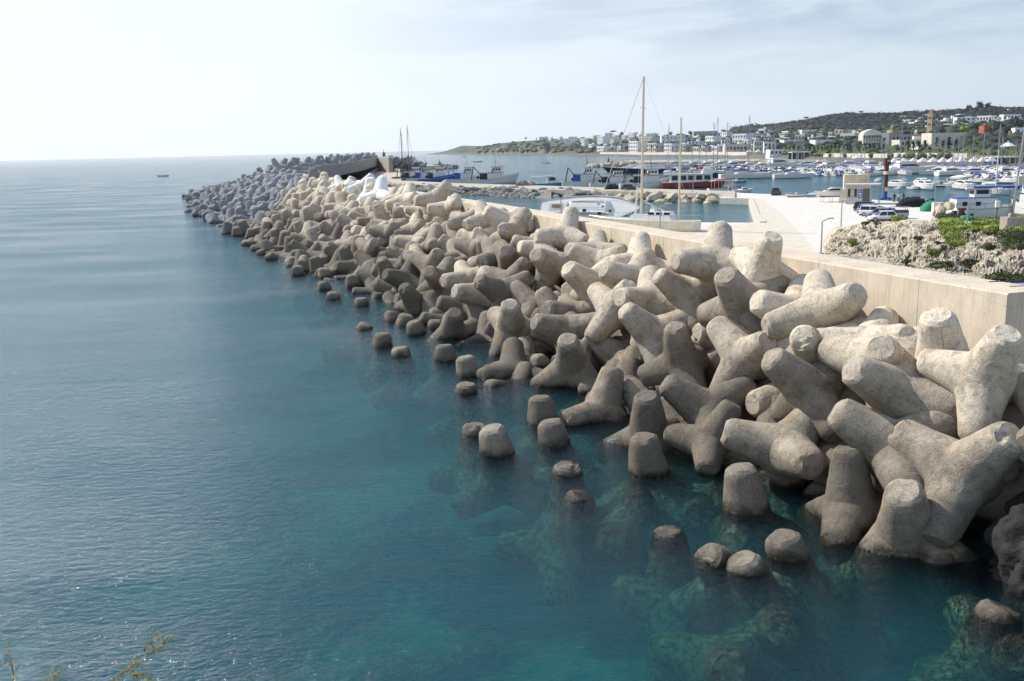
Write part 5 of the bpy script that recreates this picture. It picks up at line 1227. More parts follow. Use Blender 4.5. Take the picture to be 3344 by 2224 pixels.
boat('open_teal',lambda:mk_open(6.5,M_TEAL,'open'),2405,597,'blue open boat with people crossing the harbour',R(10),group=None)
for lab,x,y,k in (('tiny dark boat far out in the harbour mouth',1515,513,'open_nv'),('small red-sided boat in the harbour mouth',1560,529,'open_nv2'),('small motorboat with a dark cover in mid harbour',1783,533,'bim')):
    f={'open_nv':lambda:mk_open(7,M_NAVY,'cuddy'),'open_nv2':lambda:mk_open(9,M_RED,'open'),'bim':lambda:mk_open(7,M_WHITE,'bimini')}[k]
    boat('far_'+k,f,x,y,lab,R(5)); 
# powerboat with wake on the open sea
e=boat('jet',lambda:mk_open(6.5,M_GREYP,'open'),533,576,'small grey motorboat crossing the open sea with a pale wake',R(8),cat='motorboat'); del e['group']
# ---- big blue sport yachts and white ones by the mole
def mk_sport():
    e=new_boat('sport_yacht','x','motor yacht','navy sport yachts moored by the mole'); Lh=26; S=hull_parts(e,Lh,5.6,1.9,M_NAVY,M_WHITE,dr=.3,rake=2.6,sheer=.9,transom=.95)
    c=MB().loft([[(x,y*w,z) for y,z in ((-1,1.9),(-.85,1.9+h_),(.85,1.9+h_),(1,1.9))] for x,w,h_ in ((-8,2.3,1.2),(-3,2.3,1.9),(1,2.1,1.7),(6.5,1.3,.2))]).build('superstructure',M_WHITE,e); recalc(c)
    MB().add([(-6,-2.33,2.6),(2,-2.15,2.5),(4,-1.75,2.6),(-2,-2.1,3.5)],[(0,1,2,3)]).add([(1.1,-1.7,3.5),(1.1,1.7,3.5),(5.5,1.2,2.35),(5.5,-1.2,2.35)],[(0,1,2,3)]).build('window',M_GLASSD,c); rail(e,S,7,15,.6); return e
boat('sport',mk_sport,2070,561,'farther navy sport yacht with a dark tower, bow pointing left',R(180-4))
boat('sport',None,2110,565,'nearer navy sport yacht with a long white foredeck',R(180-2),0,1.05)
boat('cr16',lambda:mk_cruiser(16,M_WHITE),2200,548,'white motor yacht with a blue roof behind the navy yachts',R(175))
for i,(x,y,k,s) in enumerate([(2258,549,'cr16',.9),(2300,550,'cr16d',.95),(2345,550,'cr16',1),(2385,550,'cr16',.95),(2440,550,'cr16d',.8),(2480,551,'cr16',.8)]):
    f={'cr16':None,'cr16d':lambda:mk_cruiser(16,M_NAVY)}[k]; boat(k,f,x,y,'%s motor yacht %s from the left along the mole'%('navy-hulled' if k=='cr16d' else 'white',ordn(i+1)),R(200),0,s)
# named sailing yachts in the middle
SB=[('sl14w',14,M_WHITE,M_BTARP,2225,575,440,'white sailing yacht moored nearest the navy yachts'),('sl14w',14,M_WHITE,M_BTARP,2320,570,404,'white sloop with a tall bare mast left of the black-hulled yacht'),('sl16n',16,M_NAVY,M_DARK,2352,578,0,'black-hulled sailing yacht bow to the left'),('sl18w',18,M_WHITE,M_BTARP,2430,584,383,'long white sailing yacht with dark hull windows, the tallest mast in mid marina'),('sl14w',14,M_WHITE,M_BTARP,2382,570,402,'white sloop behind the long white sailing yacht'),('sl12w',12,M_WHITE,M_BTARP,2505,581,500,'white yacht with blue cockpit dodger right of the long white yacht'),('sl14k',14,M_WHITE,M_DARK,2535,576,434,'white yacht with a thick black mast'),('sl14w',14,M_WHITE,M_BTARP,2588,582,453,'white racing yacht with small blue windows end-on to the mole')]
def sail_to_height(e,y_top,px):
    # stretch only the rig so that the real mast height suits the boat in the photo
    x,y,d=proj(e.location); want=(y-y_top)/FP*d*1.0
    for c in e.children:
        if c.name.startswith('mast'): cur=max(v.co.z for v in c.data.vertices); c.scale.z=max(.5,min(1.8,want/cur))
for i,(k,Lh,hm,cv_,x,y,yt,lab) in enumerate(SB):
    e=boat(k,(lambda Lh=Lh,hm=hm,cv_=cv_:mk_sail(Lh,hm,cv_)),x,y,lab,R(178) if i%2==0 else R(3))
    if yt: sail_to_height(e,yt,x)
boat('sl10d',lambda:mk_sail(10,M_GREYP,M_DARK),2300,556,'grey sailing boat with two dark masts beside the mole',R(10))
MR=[(2185,570,408),(2260,560,455),(2210,558,445),(2285,559,468),(2368,556,445),(2620,560,452),(2800,556,487)]
MR+=[(2745,556,476),(2753,560,470),(2790,552,471),(2812,560,486),(2825,552,484),(2880,556,437),(2888,560,456),(2910,552,462),(2942,570,420),(2988,560,500),(3062,556,430),(3085,558,465),(3110,560,448),(3130,560,440),(3145,562,443),(3175,558,446),(3212,560,438),(3230,556,504),(3270,556,450),(3318,560,470),(3335,575,505)]
for i,(x,y,yt) in enumerate(MR):
    e=boat('sl11w' if i%3 else 'sl12w',lambda:mk_sail(11,M_WHITE,M_BTARP),x,y,'white sailboat with mast %s from the left in the marina forest'%ordn(i+1),R(rf0.uniform(60,120)) if False else R([95,82,100][i%3]))
    sail_to_height(e,yt,x)
# twin masted boat at the front right of the marina
e=boat('sl10f',lambda:mk_sail(10,M_WHITE,M_TARP),3240,634,'white sailing boat with a cream hood stern-on at the front pontoon',R(-60)); sail_to_height(e,412,3240)
# rows of motor boats
rb_=random.Random(33)
for i,(x,s) in enumerate([(2545,1.25),(2625,1.0),(2668,.9),(2712,.95),(2760,.9),(2808,.85),(2850,.9),(2895,.9)]):
    boat(['cr16','cr14o'][i%2],None if i%2==0 else (lambda:mk_cruiser(14,M_WHITE,False)),x,548+i*.4,'large white motor yacht %s from the left in the back row'%ordn(i+1),R(175 if i%3 else 20),0,s)
for i,(x,y,s,k) in enumerate([(2970,568,1.2,'cr16'),(2875,572,.7,'cr14o'),(2840,575,.6,'cr14o'),(3055,571,.8,'cr14o'),(3110,573,.85,'cr14o'),(3170,573,.8,'cr14o'),(3290,572,.7,'cr16')]):
    boat(k,None,x,y,'white motor cruiser %s from the left in the middle row'%ordn(i+1),R(178 if i%2 else 8),0,s)
front=[(2936,611,.62,'cr14o',-70,'white hooded cruiser left in the front row'),(2933,617,.42,'cuddyw',-80,'smallest white dinghy at the front pontoon left end'),(2984,617,.75,'cuddyw2',-95,'white boat with a short mast next to the front cruiser pair'),(3012,604,.62,'cr14o',-95,'white cruiser with a rounded screen behind the front row'),(3023,618,.8,'cr12o',-95,'big white cruiser bow-on with black stripe in the front row'),(3104,602,.7,'cuddyw2',-90,'white cabin boat with a dark outboard on the second pontoon'),(3136,585,.9,'cover9',-90,'boat under a big white canvas cover'),(3152,618,.8,'cr12o',-92,'white cruiser with dark bimini alone at the front pontoon'),(3204,592,1.1,'bim9',-90,'boat under a bright blue canvas canopy'),(3307,596,.6,'cr14o',-80,'white cruiser with red dinghy at the right pontoon'),(3338,603,.5,'cuddyw2',-60,'grey-white dinghy cut by the right edge'),(3260,590,.6,'open_gr',-90,'open boat with a green cover behind the front row'),(2868,592,.8,'cuddyw',-100,'white rental boat under its frame behind the stone steps'),(2848,607,.6,'open_gr',170,'low boat with a white sail beside the crane')]
FN={'cr12o':lambda:mk_cruiser(12,M_WHITE,False),'cuddyw2':lambda:mk_open(8,M_WHITE,'cuddy'),'cover9':lambda:mk_open(10,M_WHITE,'cover'),'bim9':lambda:mk_open(9,M_WHITE,'bimini'),'open_gr':lambda:mk_open(7,M_GREYP,'open')}
for x,y,s,k,rz,lab in front: boat(k,FN.get(k),x,y,lab,R(rz),0,s)
# the many small boats, row by row
kinds=[('o1',lambda:mk_open(6,M_WHITE,'cuddy')),('o2',lambda:mk_open(5.5,M_GREYH,'rib')),('o3',lambda:mk_open(5.5,M_WHITE,'open')),('o4',lambda:mk_open(6,M_WHITE,'bimini')),('o5',lambda:mk_open(6,M_NAVY,'cover')),('o6',lambda:mk_open(6.5,M_TEAL,'cuddy')),('o7',lambda:mk_open(6,M_WHITE,'cover'))]
KT={'o1':'white cabin boat','o2':'grey inflatable','o3':'open white boat','o4':'white boat with blue bimini','o5':'navy boat under blue cover','o6':'teal cabin boat','o7':'white boat under canvas'}
for r_,(y,x0,x1,st_) in enumerate([(552,2280,2560,13),(556,2540,2850,13),(560,2300,2600,14),(564,2590,2840,15),(568,2640,2800,17),(574,2650,2780,20),(556,2900,3330,13),(561,2930,3340,15),(566,3040,3340,17),(577,3170,3340,20),(585,3190,3335,24)]):
    x=x0+rb_.uniform(0,5); c=0
    while x<x1:
        k,f=kinds[rb_.choice([0,0,1,2,3,4,5,6,6])] if r_ else kinds[rb_.choice([0,1,2,6])]
        c+=1; boat(k,f,x,y+rb_.uniform(-.8,.8),'%s, %s from the left in the %s small boat row'%(KT[k],ordn(c),ordn(r_+1)),R(rb_.choice([80,95,100,-85])+rb_.uniform(-12,12)),0,rb_.uniform(.85,1.25)); x+=st_*rb_.uniform(.85,1.3)
# pontoons
def pontoon(a,b,w,lab):
    A,B=P(*a,0),P(*b,0); c=(A+B)/2; e=empty('pontoon',c,math.atan2(B.y-A.y,B.x-A.x)); tag(e,lab,'pontoon'); Ln=(B-A).length
    MB().box((0,0,.42),(Ln,w,.14)).build('walkway',M_GREYP,e); q=MB(); k=int(Ln/9)+1
    for i in range(k): q.box((-Ln/2+Ln*(i+.5)/k,0,.15),(Ln/k*.55,w*.95,.4))
    q.build('float',M_DARK,e)
    for i in range(0,k,2): MB().box((-Ln/2+Ln*(i+.5)/k,w*.4,.9),(.22,.22,.85)).build('service_post',M_WHITE,e)
pontoon((2890,609),(3345,613),2.4,'front floating pontoon with dark floats in the marina'); pontoon((3040,596),(3345,600),2.2,'second floating pontoon behind the front row')
pontoon((2300,558),(2850,565),2.2,'long pontoon among the small boats in mid marina'); pontoon((2880,563),(3345,569),2.2,'pontoon below the white tents'); pontoon((3225,634),(3345,634),2.2,'short pontoon at the front right by the cream-hooded boat')

# ---------------------------------------------------------------- things on the quay
def at(px,py,z=QZ): return P(px,py,z)
# cream ketch on its cradle
e=new_boat('ketch','cream two-masted ketch standing on a cradle behind the wall','sailboat'); KE=e
S=hull_parts(e,15.5,4.2,1.5,M_CREAM,M_WHITE,dr=1.0,rake=1.6,sheer=.55,transom=.72,flare=.86)
MB().box((-.5,0,-1.35),(4.5,.5,1.1),taper=.9).box((-5.6,0,-1.1),(.9,.2,1.3)).build('keel',M_DARK,e)
c=MB().box((-.9,0,1.95),(6.5,2.5,.75),taper=.9).box((-2.3,0,2.5),(3.6,2.2,.55),taper=.82).build('cabin',M_WHITE,e)
for x in(-3.5,-2.3,-1.1):
    for s in(-1,1): MB().box((x,s*1.12,2.5),(.9,.08,.34)).build('window',M_GLASSD,c)
M_MAST=mat('ivory_mast_paint','c9bfa6',.5,dirt=.2)
KS=(PD(1945,712,134)-PD(2290,717,126)).length/16.6; KZ=PD(2117,713,130).z-1.75*KS; H1=(PD(2095,250,131).z-KZ)/KS; H2=(PD(2229,385,128).z-KZ)/KS
m=MB().tube((.9,0,1.5),(.9,0,H1),.2,.16,10).build('mast',M_MAST,e); MB().tube((.9,-1.5,H1*.55),(.9,1.5,H1*.55),.05).build('spreader',M_MAST,m); MB().tube((.9,-1,H1*.8),(.9,1,H1*.8),.05).build('spreader',M_MAST,m)
MB().tube((8.4,0,2.2),(1,0,H1-.3),.045,n=5).tube((-7.2,0,2),(.8,0,H1),.014,n=4).tube((.9,-1.9,1.6),(.9,0,H1*.9),.014,n=4).tube((.9,1.9,1.6),(.9,0,H1*.9),.014,n=4).build('rigging',M_TARP,m)
m=MB().tube((-4.9,0,1.6),(-4.9,0,H2),.15,.12,10).build('mast',M_MAST,e); MB().tube((-4.9,-.5,H2),(-4.9,.5,H2),.04).build('spreader',M_MAST,m)
MB().tube((-4.9,-1.6,1.7),(-4.9,0,H2*.93),.014,n=4).tube((-4.9,1.6,1.7),(-4.9,0,H2*.93),.014,n=4).tube((-7.2,0,2),(-4.9,0,H2-.1),.014,n=4).build('rigging',M_STEEL,m)
MB().tube((.7,0,4.3),(-3.5,.6,2.6),.1,n=6).build('boom',M_MAST,e); MB().tube((1.7,.4,2),(1.4,.5,6.3),.16,.1,n=7).build('furled_sail',M_TARP,e)
MB().box((-1.0,0,3.2),(.8,1.4,.9),taper=.4).build('hood',M_WHITE,e); rail(e,S,0,15,.75)
q=MB()
for x in(-4,0,3.4):
    for s in(-1,1): q.tube((x,s*1.7,-1.9),(x,s*1.35,.1),.08,n=5)
    q.tube((x,-1.7,-1.85),(x,1.7,-1.85),.09,n=5)
q.tube((-4,-1.7,-1.85),(3.4,-1.7,-1.85),.09,n=5).tube((-4,1.7,-1.85),(3.4,1.7,-1.85),.09,n=5)
q.build('cradle',M_RUST,e)
a,b=at(1945,735,QZ),at(2285,751,QZ)
bow,stern=PD(1945,712,134),PD(2290,717,126); d=bow-stern; e.location=((bow.x+stern.x)/2,(bow.y+stern.y)/2,KZ); e.rotation_euler=(R(2),0,math.atan2(d.y,d.x)); e.scale=(KS,)*3
# yacht lying on its side
e=new_boat('beached_yacht','white yacht hull lying on its side on the basin quay','sailboat')
S=hull_parts(e,17,4.8,1.5,M_WHITE,M_WHITE,dr=.9,rake=1.4,sheer=.3,transom=.6)
c=MB().box((.5,0,1.85),(7.5,2.6,.6),taper=.85).build('cabin',M_WHITE,e)
for x,y in ((-1.6,-.75),(0.0,-.75),(4.4,-.6),(2.4,.5),(2.8,-1.3),(3.2,0)): MB().box((x,y,1.58 if x>4.3 else 2.16),(.62 if y<-.5 else .3,.5 if y<-.5 else .3,.06)).build('deck_hatch',M_GLASSD,e)
ck=MB().box((-5.3,0,1.75),(3.6,2.2,.5)).build('cockpit_coaming',M_WHITE,e); MB().box((-5.3,0,1.98),(2.6,1.3,.1)).build('cockpit_well',M_GREYP,ck); MB().box((-5.3,.2,2.05),(1.6,.5,.2)).build('seat',M_WOOD,ck)
rail(e,S,0,15,.22); MB().tube((-2.5,1,2.2),(3.2,1,2.25),.05).tube((-2.5,-.2,2.25),(3.2,-.2,2.3),.03).build('grab_rail',M_STEEL,e)
l_,r_=PD(1768,690,152),PD(2080,702,146); d=r_-l_; e.location=((l_.x+r_.x)/2,(l_.y+r_.y)/2,QZ+1.3); e.rotation_euler=(R(58),R(0),math.atan2(d.y,d.x)); e.scale=(d.length/17.5,)*3
# lamp posts with floodlights
def lamp(px,py,h,lab,kind='flood',rz=0,p=None):
    p=p or at(px,py); e=empty('lamp_post',p,rz); tag(e,lab,'lamp post'); MB().box((0,0,.05),(.4,.4,.1)).tube((0,0,0),(0,0,h),.085,.06,8).build('pole',M_STEEL,e)
    if kind=='flood': 
        for dx in(-.28,.28):
            o=MB().box((0,0,0),(.5,.42,.32),taper=.8).build('floodlight',M_GREYP,e); o.location=(dx,-.1,h+.2); o.rotation_euler=(R(35),0,0)
        MB().tube((-.5,0,h),(.5,0,h),.05,n=6).build('cross_bar',M_STEEL,e)
    else: MB().tube((0,0,h),(.7,0,h+.25),.06,n=6).box((.95,0,h+.28),(.7,.3,.14)).build('lamp_head',M_GREYP,e)
lamp(2746,745,3.5,'lamp post with twin floodlights between the parking and the rock outcrop')
lamp(2681,829,3.3,'lamp post with a tilted head where the pavement meets the rock foot','arm',R(20))
lamp(2956,664,4.1,'slim lamp post beside the three people on the quay edge','arm',R(90))
lamp(3050,700,4.5,'lamp post behind the green net pile','flood')
lamp(3158,722,4.3,'lamp post with floodlight in front of the blue and white fishing boat','flood')
lamp(0,0,PD(1613,620,100).z-QZ,'lamp post just behind the wall left of the beached yacht','arm',R(10),p=Vector((PD(1613,640,100).x,100,QZ)))
lamp(0,0,PD(1832,647,118).z-QZ,'lamp post in front of the beached yacht','arm',R(10),p=Vector((PD(1832,660,118).x,118,QZ)))
lamp(0,0,PD(2156,674,105).z-QZ,'lamp post in front of the ketch hull','arm',R(10),p=Vector((PD(2156,690,105).x,105,QZ)))
lamp(1645,604,6,'lamp post on the inner pier beside the lattice-mast trawler','flood',0,p=P(1645,607,1.7)); lamp(0,0,7,'thin lamp post on the inner pier before the excursion boat','arm',0,p=P(2263,628,1.7))
# booth
hb=at(2762,667); e=empty('booth',hb,R(-24)); tag(e,'small grey booth with an overhanging flat roof and a blue sign','booth'); e.scale=(.74,.8,1.08)
W_,Dp,H_=5.6,5.2,3.1
MB().box((W_/2,Dp/2,H_/2),(W_,Dp,H_)).build('wall',M_GREYP,e); MB().box((W_/2+.8,Dp/2-.2,H_+.12),(W_+2.6,Dp+1.2,.24)).build('roof',M_GREYP,e)
MB().tube((W_+1.9,-.5,0),(W_+1.9,-.5,H_),.09).tube((W_+1.9,Dp,0),(W_+1.9,Dp,H_),.09).build('post',M_STEEL,e)
w=MB().box((1.4,-.03,1.9),(2.1,.06,1.35)).build('window',M_GLASSD,e); MB().box((1.4,-.07,1.9),(.9,.04,1.25)).build('blind',M_NETW,w); MB().box((1.4,-.08,1.2),(2.3,.1,.08)).build('sill',M_STEEL,w)
MB().box((4.6,-.03,1.3),(1.6,.06,2.6)).build('door',mat('dark_doorway','5c5a55',.8),e)
for y in(1.2,3.0,3.6): MB().box((-.03,y,2.0),(.06,.5,.9)).build('side_window',M_GLASSD,e)
sg=MB().box((3.2,-.05,1.75),(.95,.06,1.4)).build('sign',mat('sign_blue','26479c',.5),e)
c_=bpy.data.curves.new('lettering','FONT'); c_.body='Alba'; c_.size=.42; c_.extrude=.01; c_.align_x='CENTER'; c_.align_y='CENTER'; o_=bpy.data.objects.new('lettering',c_); COL.objects.link(o_)
bpy.context.view_layer.update(); me_=bpy.data.meshes.new_from_object(o_.evaluated_get(bpy.context.evaluated_depsgraph_get())); bpy.data.objects.remove(o_); me_.materials.clear(); me_.materials.append(M_WHITE); o_=bpy.data.objects.new('lettering',me_); COL.objects.link(o_); o_.parent=sg; o_.location=(3.2,-.10,2.18); o_.rotation_euler=(math.pi/2,0,0)
MB().box((3.2,-.10,1.83),(.7,.02,.14)).box((3.2,-.10,1.62),(.7,.02,.1)).build('lettering_bar',M_WHITE,sg)
MB().box((3.1,-.10,1.32),(.5,.02,.1)).add([(3.33,-.11,1.5),(3.6,-.11,1.32),(3.33,-.11,1.14)],[(0,1,2)]).build('arrow',M_WHITE,sg)
# tufa stone steps block and wedge buttress
q=at(2757,650); e=empty('stone_lookout',q,R(-14)); tag(e,'pale stone lookout block with outside steps behind the booth','stone block'); e.scale=(.52,.6,.78)
MB().box((4.5,4,2.9),(9.2,4,5.8)).box((4.5,4,5.9),(9.4,4.2,.22)).build('wall',M_WALLS_T:=mat('pale_tufa_blocks','cdbf9f',.9,var=.15,scale=.8,bump=.5,bscale=3),e)
st=MB()
for k in range(9): st.box((3.4+k*.42,1.6,(1.9+k*.34)/2),(.42,.8,1.9+k*.34))
st.build('stair',M_WALLS_T,e)
o=MB().box((7.4,3.6,6.6),(.5,.6,1.3),taper=.7).box((8.6,3.8,6.7),(.6,.6,1.5),taper=.6).build('carved_finial',M_WALLS_T,e)
q=at(2735,663); e=empty('stone_buttress',q,R(-24)); tag(e,'sloping pale stone buttress left of the booth','buttress'); e.scale=(.6,.6,.85); MB().loft([[(0,0,-.0),(2.4,0,0),(2.4,0,3.0),(1.5,0,3.0)],[(0,2.2,0),(2.4,2.2,0),(2.4,2.2,3.0),(1.5,2.2,3.0)]]).build('wall',M_WALLS_T,e); recalc(e.children[0])
# rusty steel column
q=at(2890,652); e=empty('steel_column',q); tag(e,'tall rust-brown steel column with a square head and a blue foot','steel column'); e.scale=(.56,.56,.54)
MB().lathe([(.72,0),(.72,2.4)],16).build('base_section',M_BLUE,e); MB().lathe([(.66,2.41),(.66,10.5),(.74,10.6),(.74,12.3)],16).build('shaft',M_RUST,e)
MB().box((0,0,13.4),(2.0,1.8,2.4)).build('head',M_RUST,e); MB().box((.3,-.93,13.7),(1.1,.06,.6)).build('nameplate',M_GREYP,e); MB().box((0,-.7,3.7),(.9,.12,1.4)).build('notice_board',M_WHITE,e)
MB().box((0,0,.15),(4.2,2.6,.3)).box((-1.4,0,.5),(.5,2.6,.5)).box((1.4,0,.5),(.5,2.6,.5)).build('foot_frame',M_BLUE,e)
MB().lathe([(.9,8.9),(.9,10.0)],12).build('collar',M_CREAM,e)
# cars
M_GLASSC=mat('car_glass','161c22',.08,var=.03)
def paint(n,c,met=0): return mat('car_paint_'+n,c,.28,metal=met,var=.04,dirt=.04)
def wheel(e,x,y,r_=.31):
    w=MB().tube((0,-.11,0),(0,.11,0),r_,n=18).build('wheel',M_TYRE,e); w.location=(x,y,r_)
    MB().tube((0,-.125,0),(0,.125,0),r_*.62,n=12).build('rim',M_STEEL,w)
def car(name,label,Lc,Wc,Hc,m,style,cat='car'):
    e=empty(name); tag(e,label,cat,'cars parked by the booth'); zb=.22; zs=Hc*.56
    hood={'hatch':.25,'wagon':.24,'mpv':.18,'pickup':.27}[style]; f=Lc/2; r_=-Lc/2
    prof=[(r_,zb+.15),(r_,zs),(r_+.05,zs+.02),(f-Lc*hood,zs+.03),(f-.12,zs-.16),(f,zs-.34),(f,zb+.1)]
    secs=[]
    for y,k in ((-Wc/2,.0),(-Wc/2+.0,0)): pass
    body=MB()
    rings=[]
    for y,dz,dx in ((-Wc/2,-.06,.06),(-Wc/2+.08,0,0),(Wc/2-.08,0,0),(Wc/2,-.06,.06)):
        rings.append([(x*(1-dx*.2),y,z+(dz if z>zb+.2 else 0)) for x,z in prof])
    body.loft(rings); o=body.build('body',m,e); recalc(o); smooth_angle(o,30)
    if style=='pickup': g0,g1,t0,t1=f-Lc*hood,-.3,f-Lc*hood-.7,-.15; 
    else: g0,g1,t0,t1=f-Lc*hood,r_+.08,f-Lc*hood-.75,r_+ (.45 if style=='hatch' else .25)
    cab=MB(); R_=[]
    for y,w in ((-Wc/2+.06,1),(Wc/2-.06,1)):
        pass
    a=Wc/2-.07; b=Wc/2-.24
    cab.loft([[(g0,-a,zs),(t0,-b,Hc),(t1,-b,Hc),(g1,-a,zs)],[(g0,a,zs),(t0,b,Hc),(t1,b,Hc),(g1,a,zs)]]); o=cab.build('cabin',m,e); recalc(o)
    gl=MB(); ins=lambda u,v,t:(u[0]+(v[0]-u[0])*t,)
    for s in(-1,1):
        def pt(x,zf): y=a+(b-a)*zf; return (x,s*(y+.012),zs+(Hc-zs)*zf)
        xf=lambda z:g0+(t0-g0)*z; xr=lambda z:g1+(t1-g1)*z; mid=(g0+g1)/2
        n_=2 if style!='mpv' else 3
        L0,L1=xf(.1)-.12,xr(.1)+.12
        for k in range(n_):
            x0=L0+(L1-L0)*k/n_-(.04 if k else 0); x1=L0+(L1-L0)*(k+1)/n_+(.04 if k<n_-1 else 0)
            tx0=min(x0,xf(.85)-.12) if k==0 else x0; tx1=max(x1,xr(.85)+.1) if k==n_-1 else x1
            gl.add([pt(x0,.1),pt(x1,.1),pt(tx1,.86),pt(tx0,.86)],[(0,1,2,3)])
    gl.build('side_window',M_GLASSC,e)
    fx=.015
    MB().add([(g0-.05+fx,-a*.9,zs+.05),(g0-.05+fx,a*.9,zs+.05),(t0+.05+fx,b*.95,Hc-.05),(t0+.05+fx,-b*.95,Hc-.05)],[(0,1,2,3)]).build('windscreen',M_GLASSC,e)
    MB().add([(g1+.05-fx*2,-a*.85,zs+.1),(g1+.05-fx*2,a*.85,zs+.1),(t1-.03-fx,b*.9,Hc-.08),(t1-.03-fx,-b*.9,Hc-.08)],[(0,1,2,3)]).build('rear_window',M_GLASSC,e)
    for s in(-1,1):
        for x in (f-Lc*.19,r_+Lc*.19): wheel(e,x,s*(Wc/2-.09))
        MB().box((f-.08,s*Wc*.36,zs-.27),(.16,.32,.16)).build('headlight',M_GREYP,e); MB().box((r_+.02,s*Wc*.42,zs-.16),(.08,.2,.34)).build('tail_light',M_RED,e)
        MB().box((g0-.25,s*(Wc/2+.06),zs+.08),(.12,.16,.12)).build('mirror',m,e); MB().box((0,s*(Wc/2+.005),zb+.28),(Lc*.55,.02,.07)).build('side_trim',M_DARK,e)
    MB().box((0,0,.2),(Lc*.98,Wc*.9,.16)).build('underbody',M_DARK,e)
    if style=='pickup':
        MB().box((r_+1.05,0,zs+.16),(2.1,Wc*.98,.32)).build('cargo_bed',M_DARK,e); q=MB()
        for s in(-1,1): q.path([(-.25,s*.7,Hc-.0),(-.25,s*.7,Hc+.12),(r_-.3,s*.7,Hc+.05)],.03,5).tube((r_+.2,s*.7,zs+.3),(r_+.2,s*.7,Hc+.05),.03,n=5)
        q.build('load_rack',M_STEEL,e)
    return e
CW=paint('white','d9d9d6'); CS=paint('silver','9fa6b5',.4); CB=paint('black','16171b'); CL=paint('lilac','8d93b5',.3); CG=paint('grey','4a4d52',.4)
def put(e,px,py,rz,z=QZ): p=at(px,py,z); e.location=p; e.rotation_euler=(0,0,rz); return e
put(car('parked_car','black station wagon with roof rails, farthest of the row by the booth',4.6,1.8,1.55,CB,'wagon'),2838,690,R(-38))
put(car('parked_car','silver hatchback second from the booth',4.2,1.75,1.5,CS,'hatch'),2846,698,R(-40))
put(car('parked_car','white estate car with red tail light, third from the booth',4.4,1.8,1.6,CW,'wagon'),2857,706,R(-40))
put(car('parked_car','silver-lilac small people carrier, fourth from the booth',4.1,1.75,1.55,CL,'mpv'),2876,713,R(150))
put(car('parked_pickup','lilac-grey pickup with a dark bed and a load rack',4.9,1.8,1.65,CL,'pickup','pickup'),2905,714,R(168))
put(car('parked_car','white five-door hatchback nearest the rock outcrop',3.85,1.68,1.45,CW,'hatch'),2880,722,R(176))
e=put(car('parked_car','dark grey car parked alone on the far quay edge',4.5,1.85,1.7,CG,'mpv'),2535,637,R(70)); del e['group']
e=put(car('parked_car','small grey car on the inner pier behind the ketch mast',4.2,1.7,1.5,CG,'hatch'),2055,621,R(5),1.7); del e['group']
e=put(car('parked_car','silver car behind the wall end, only its roof bars showing',4.5,1.8,1.6,CL,'wagon'),3330,950,R(5)); p=PD(3322,945,33); e.location=(p.x+1.2,34,5.72); del e['group']
q=MB()
for s in(-1,1): q.tube((-1.4,s*.62,1.68),(1.0,s*.62,1.68),.03)
q.build('roof_bar',M_DARK,e)
# boats stored on the quay
e=boat('lay1',lambda:mk_open(7.5,M_WHITE,'open'),2600,640,'white boat with a red underside stored on the far quay edge',R(185),QZ+.25,.58,cat='small boat'); del e['group']; MB().box((0,0,-.15),(6.4,1.6,.3)).build('bottom_paint',M_RED,e)
e=boat('lay2',lambda:mk_open(7,M_TEAL,'cover'),2655,641,'bright blue boat resting on the quay edge',R(188),QZ+.2,.5,cat='small boat'); del e['group']
e=boat('lay3',lambda:mk_cruiser(10,M_WHITE,False),2715,640,'white cabin boat propped on steel stands by the booth',R(183),QZ+1.1,.58); del e['group']
q=MB()
for x in(-3,0,3):
    for s in(-1,1): q.tube((x,s*1.5,-1.9),(x,s*1.0,.3),.06,n=5)
    q.tube((x,-1.5,-1.7),(x,1.5,-1.7),.05,n=5)
q.build('stand',M_STEEL,e); MB().box((0,0,-.15),(7.5,2,.35),taper=1.1).build('bottom_paint',M_NAVY,e)
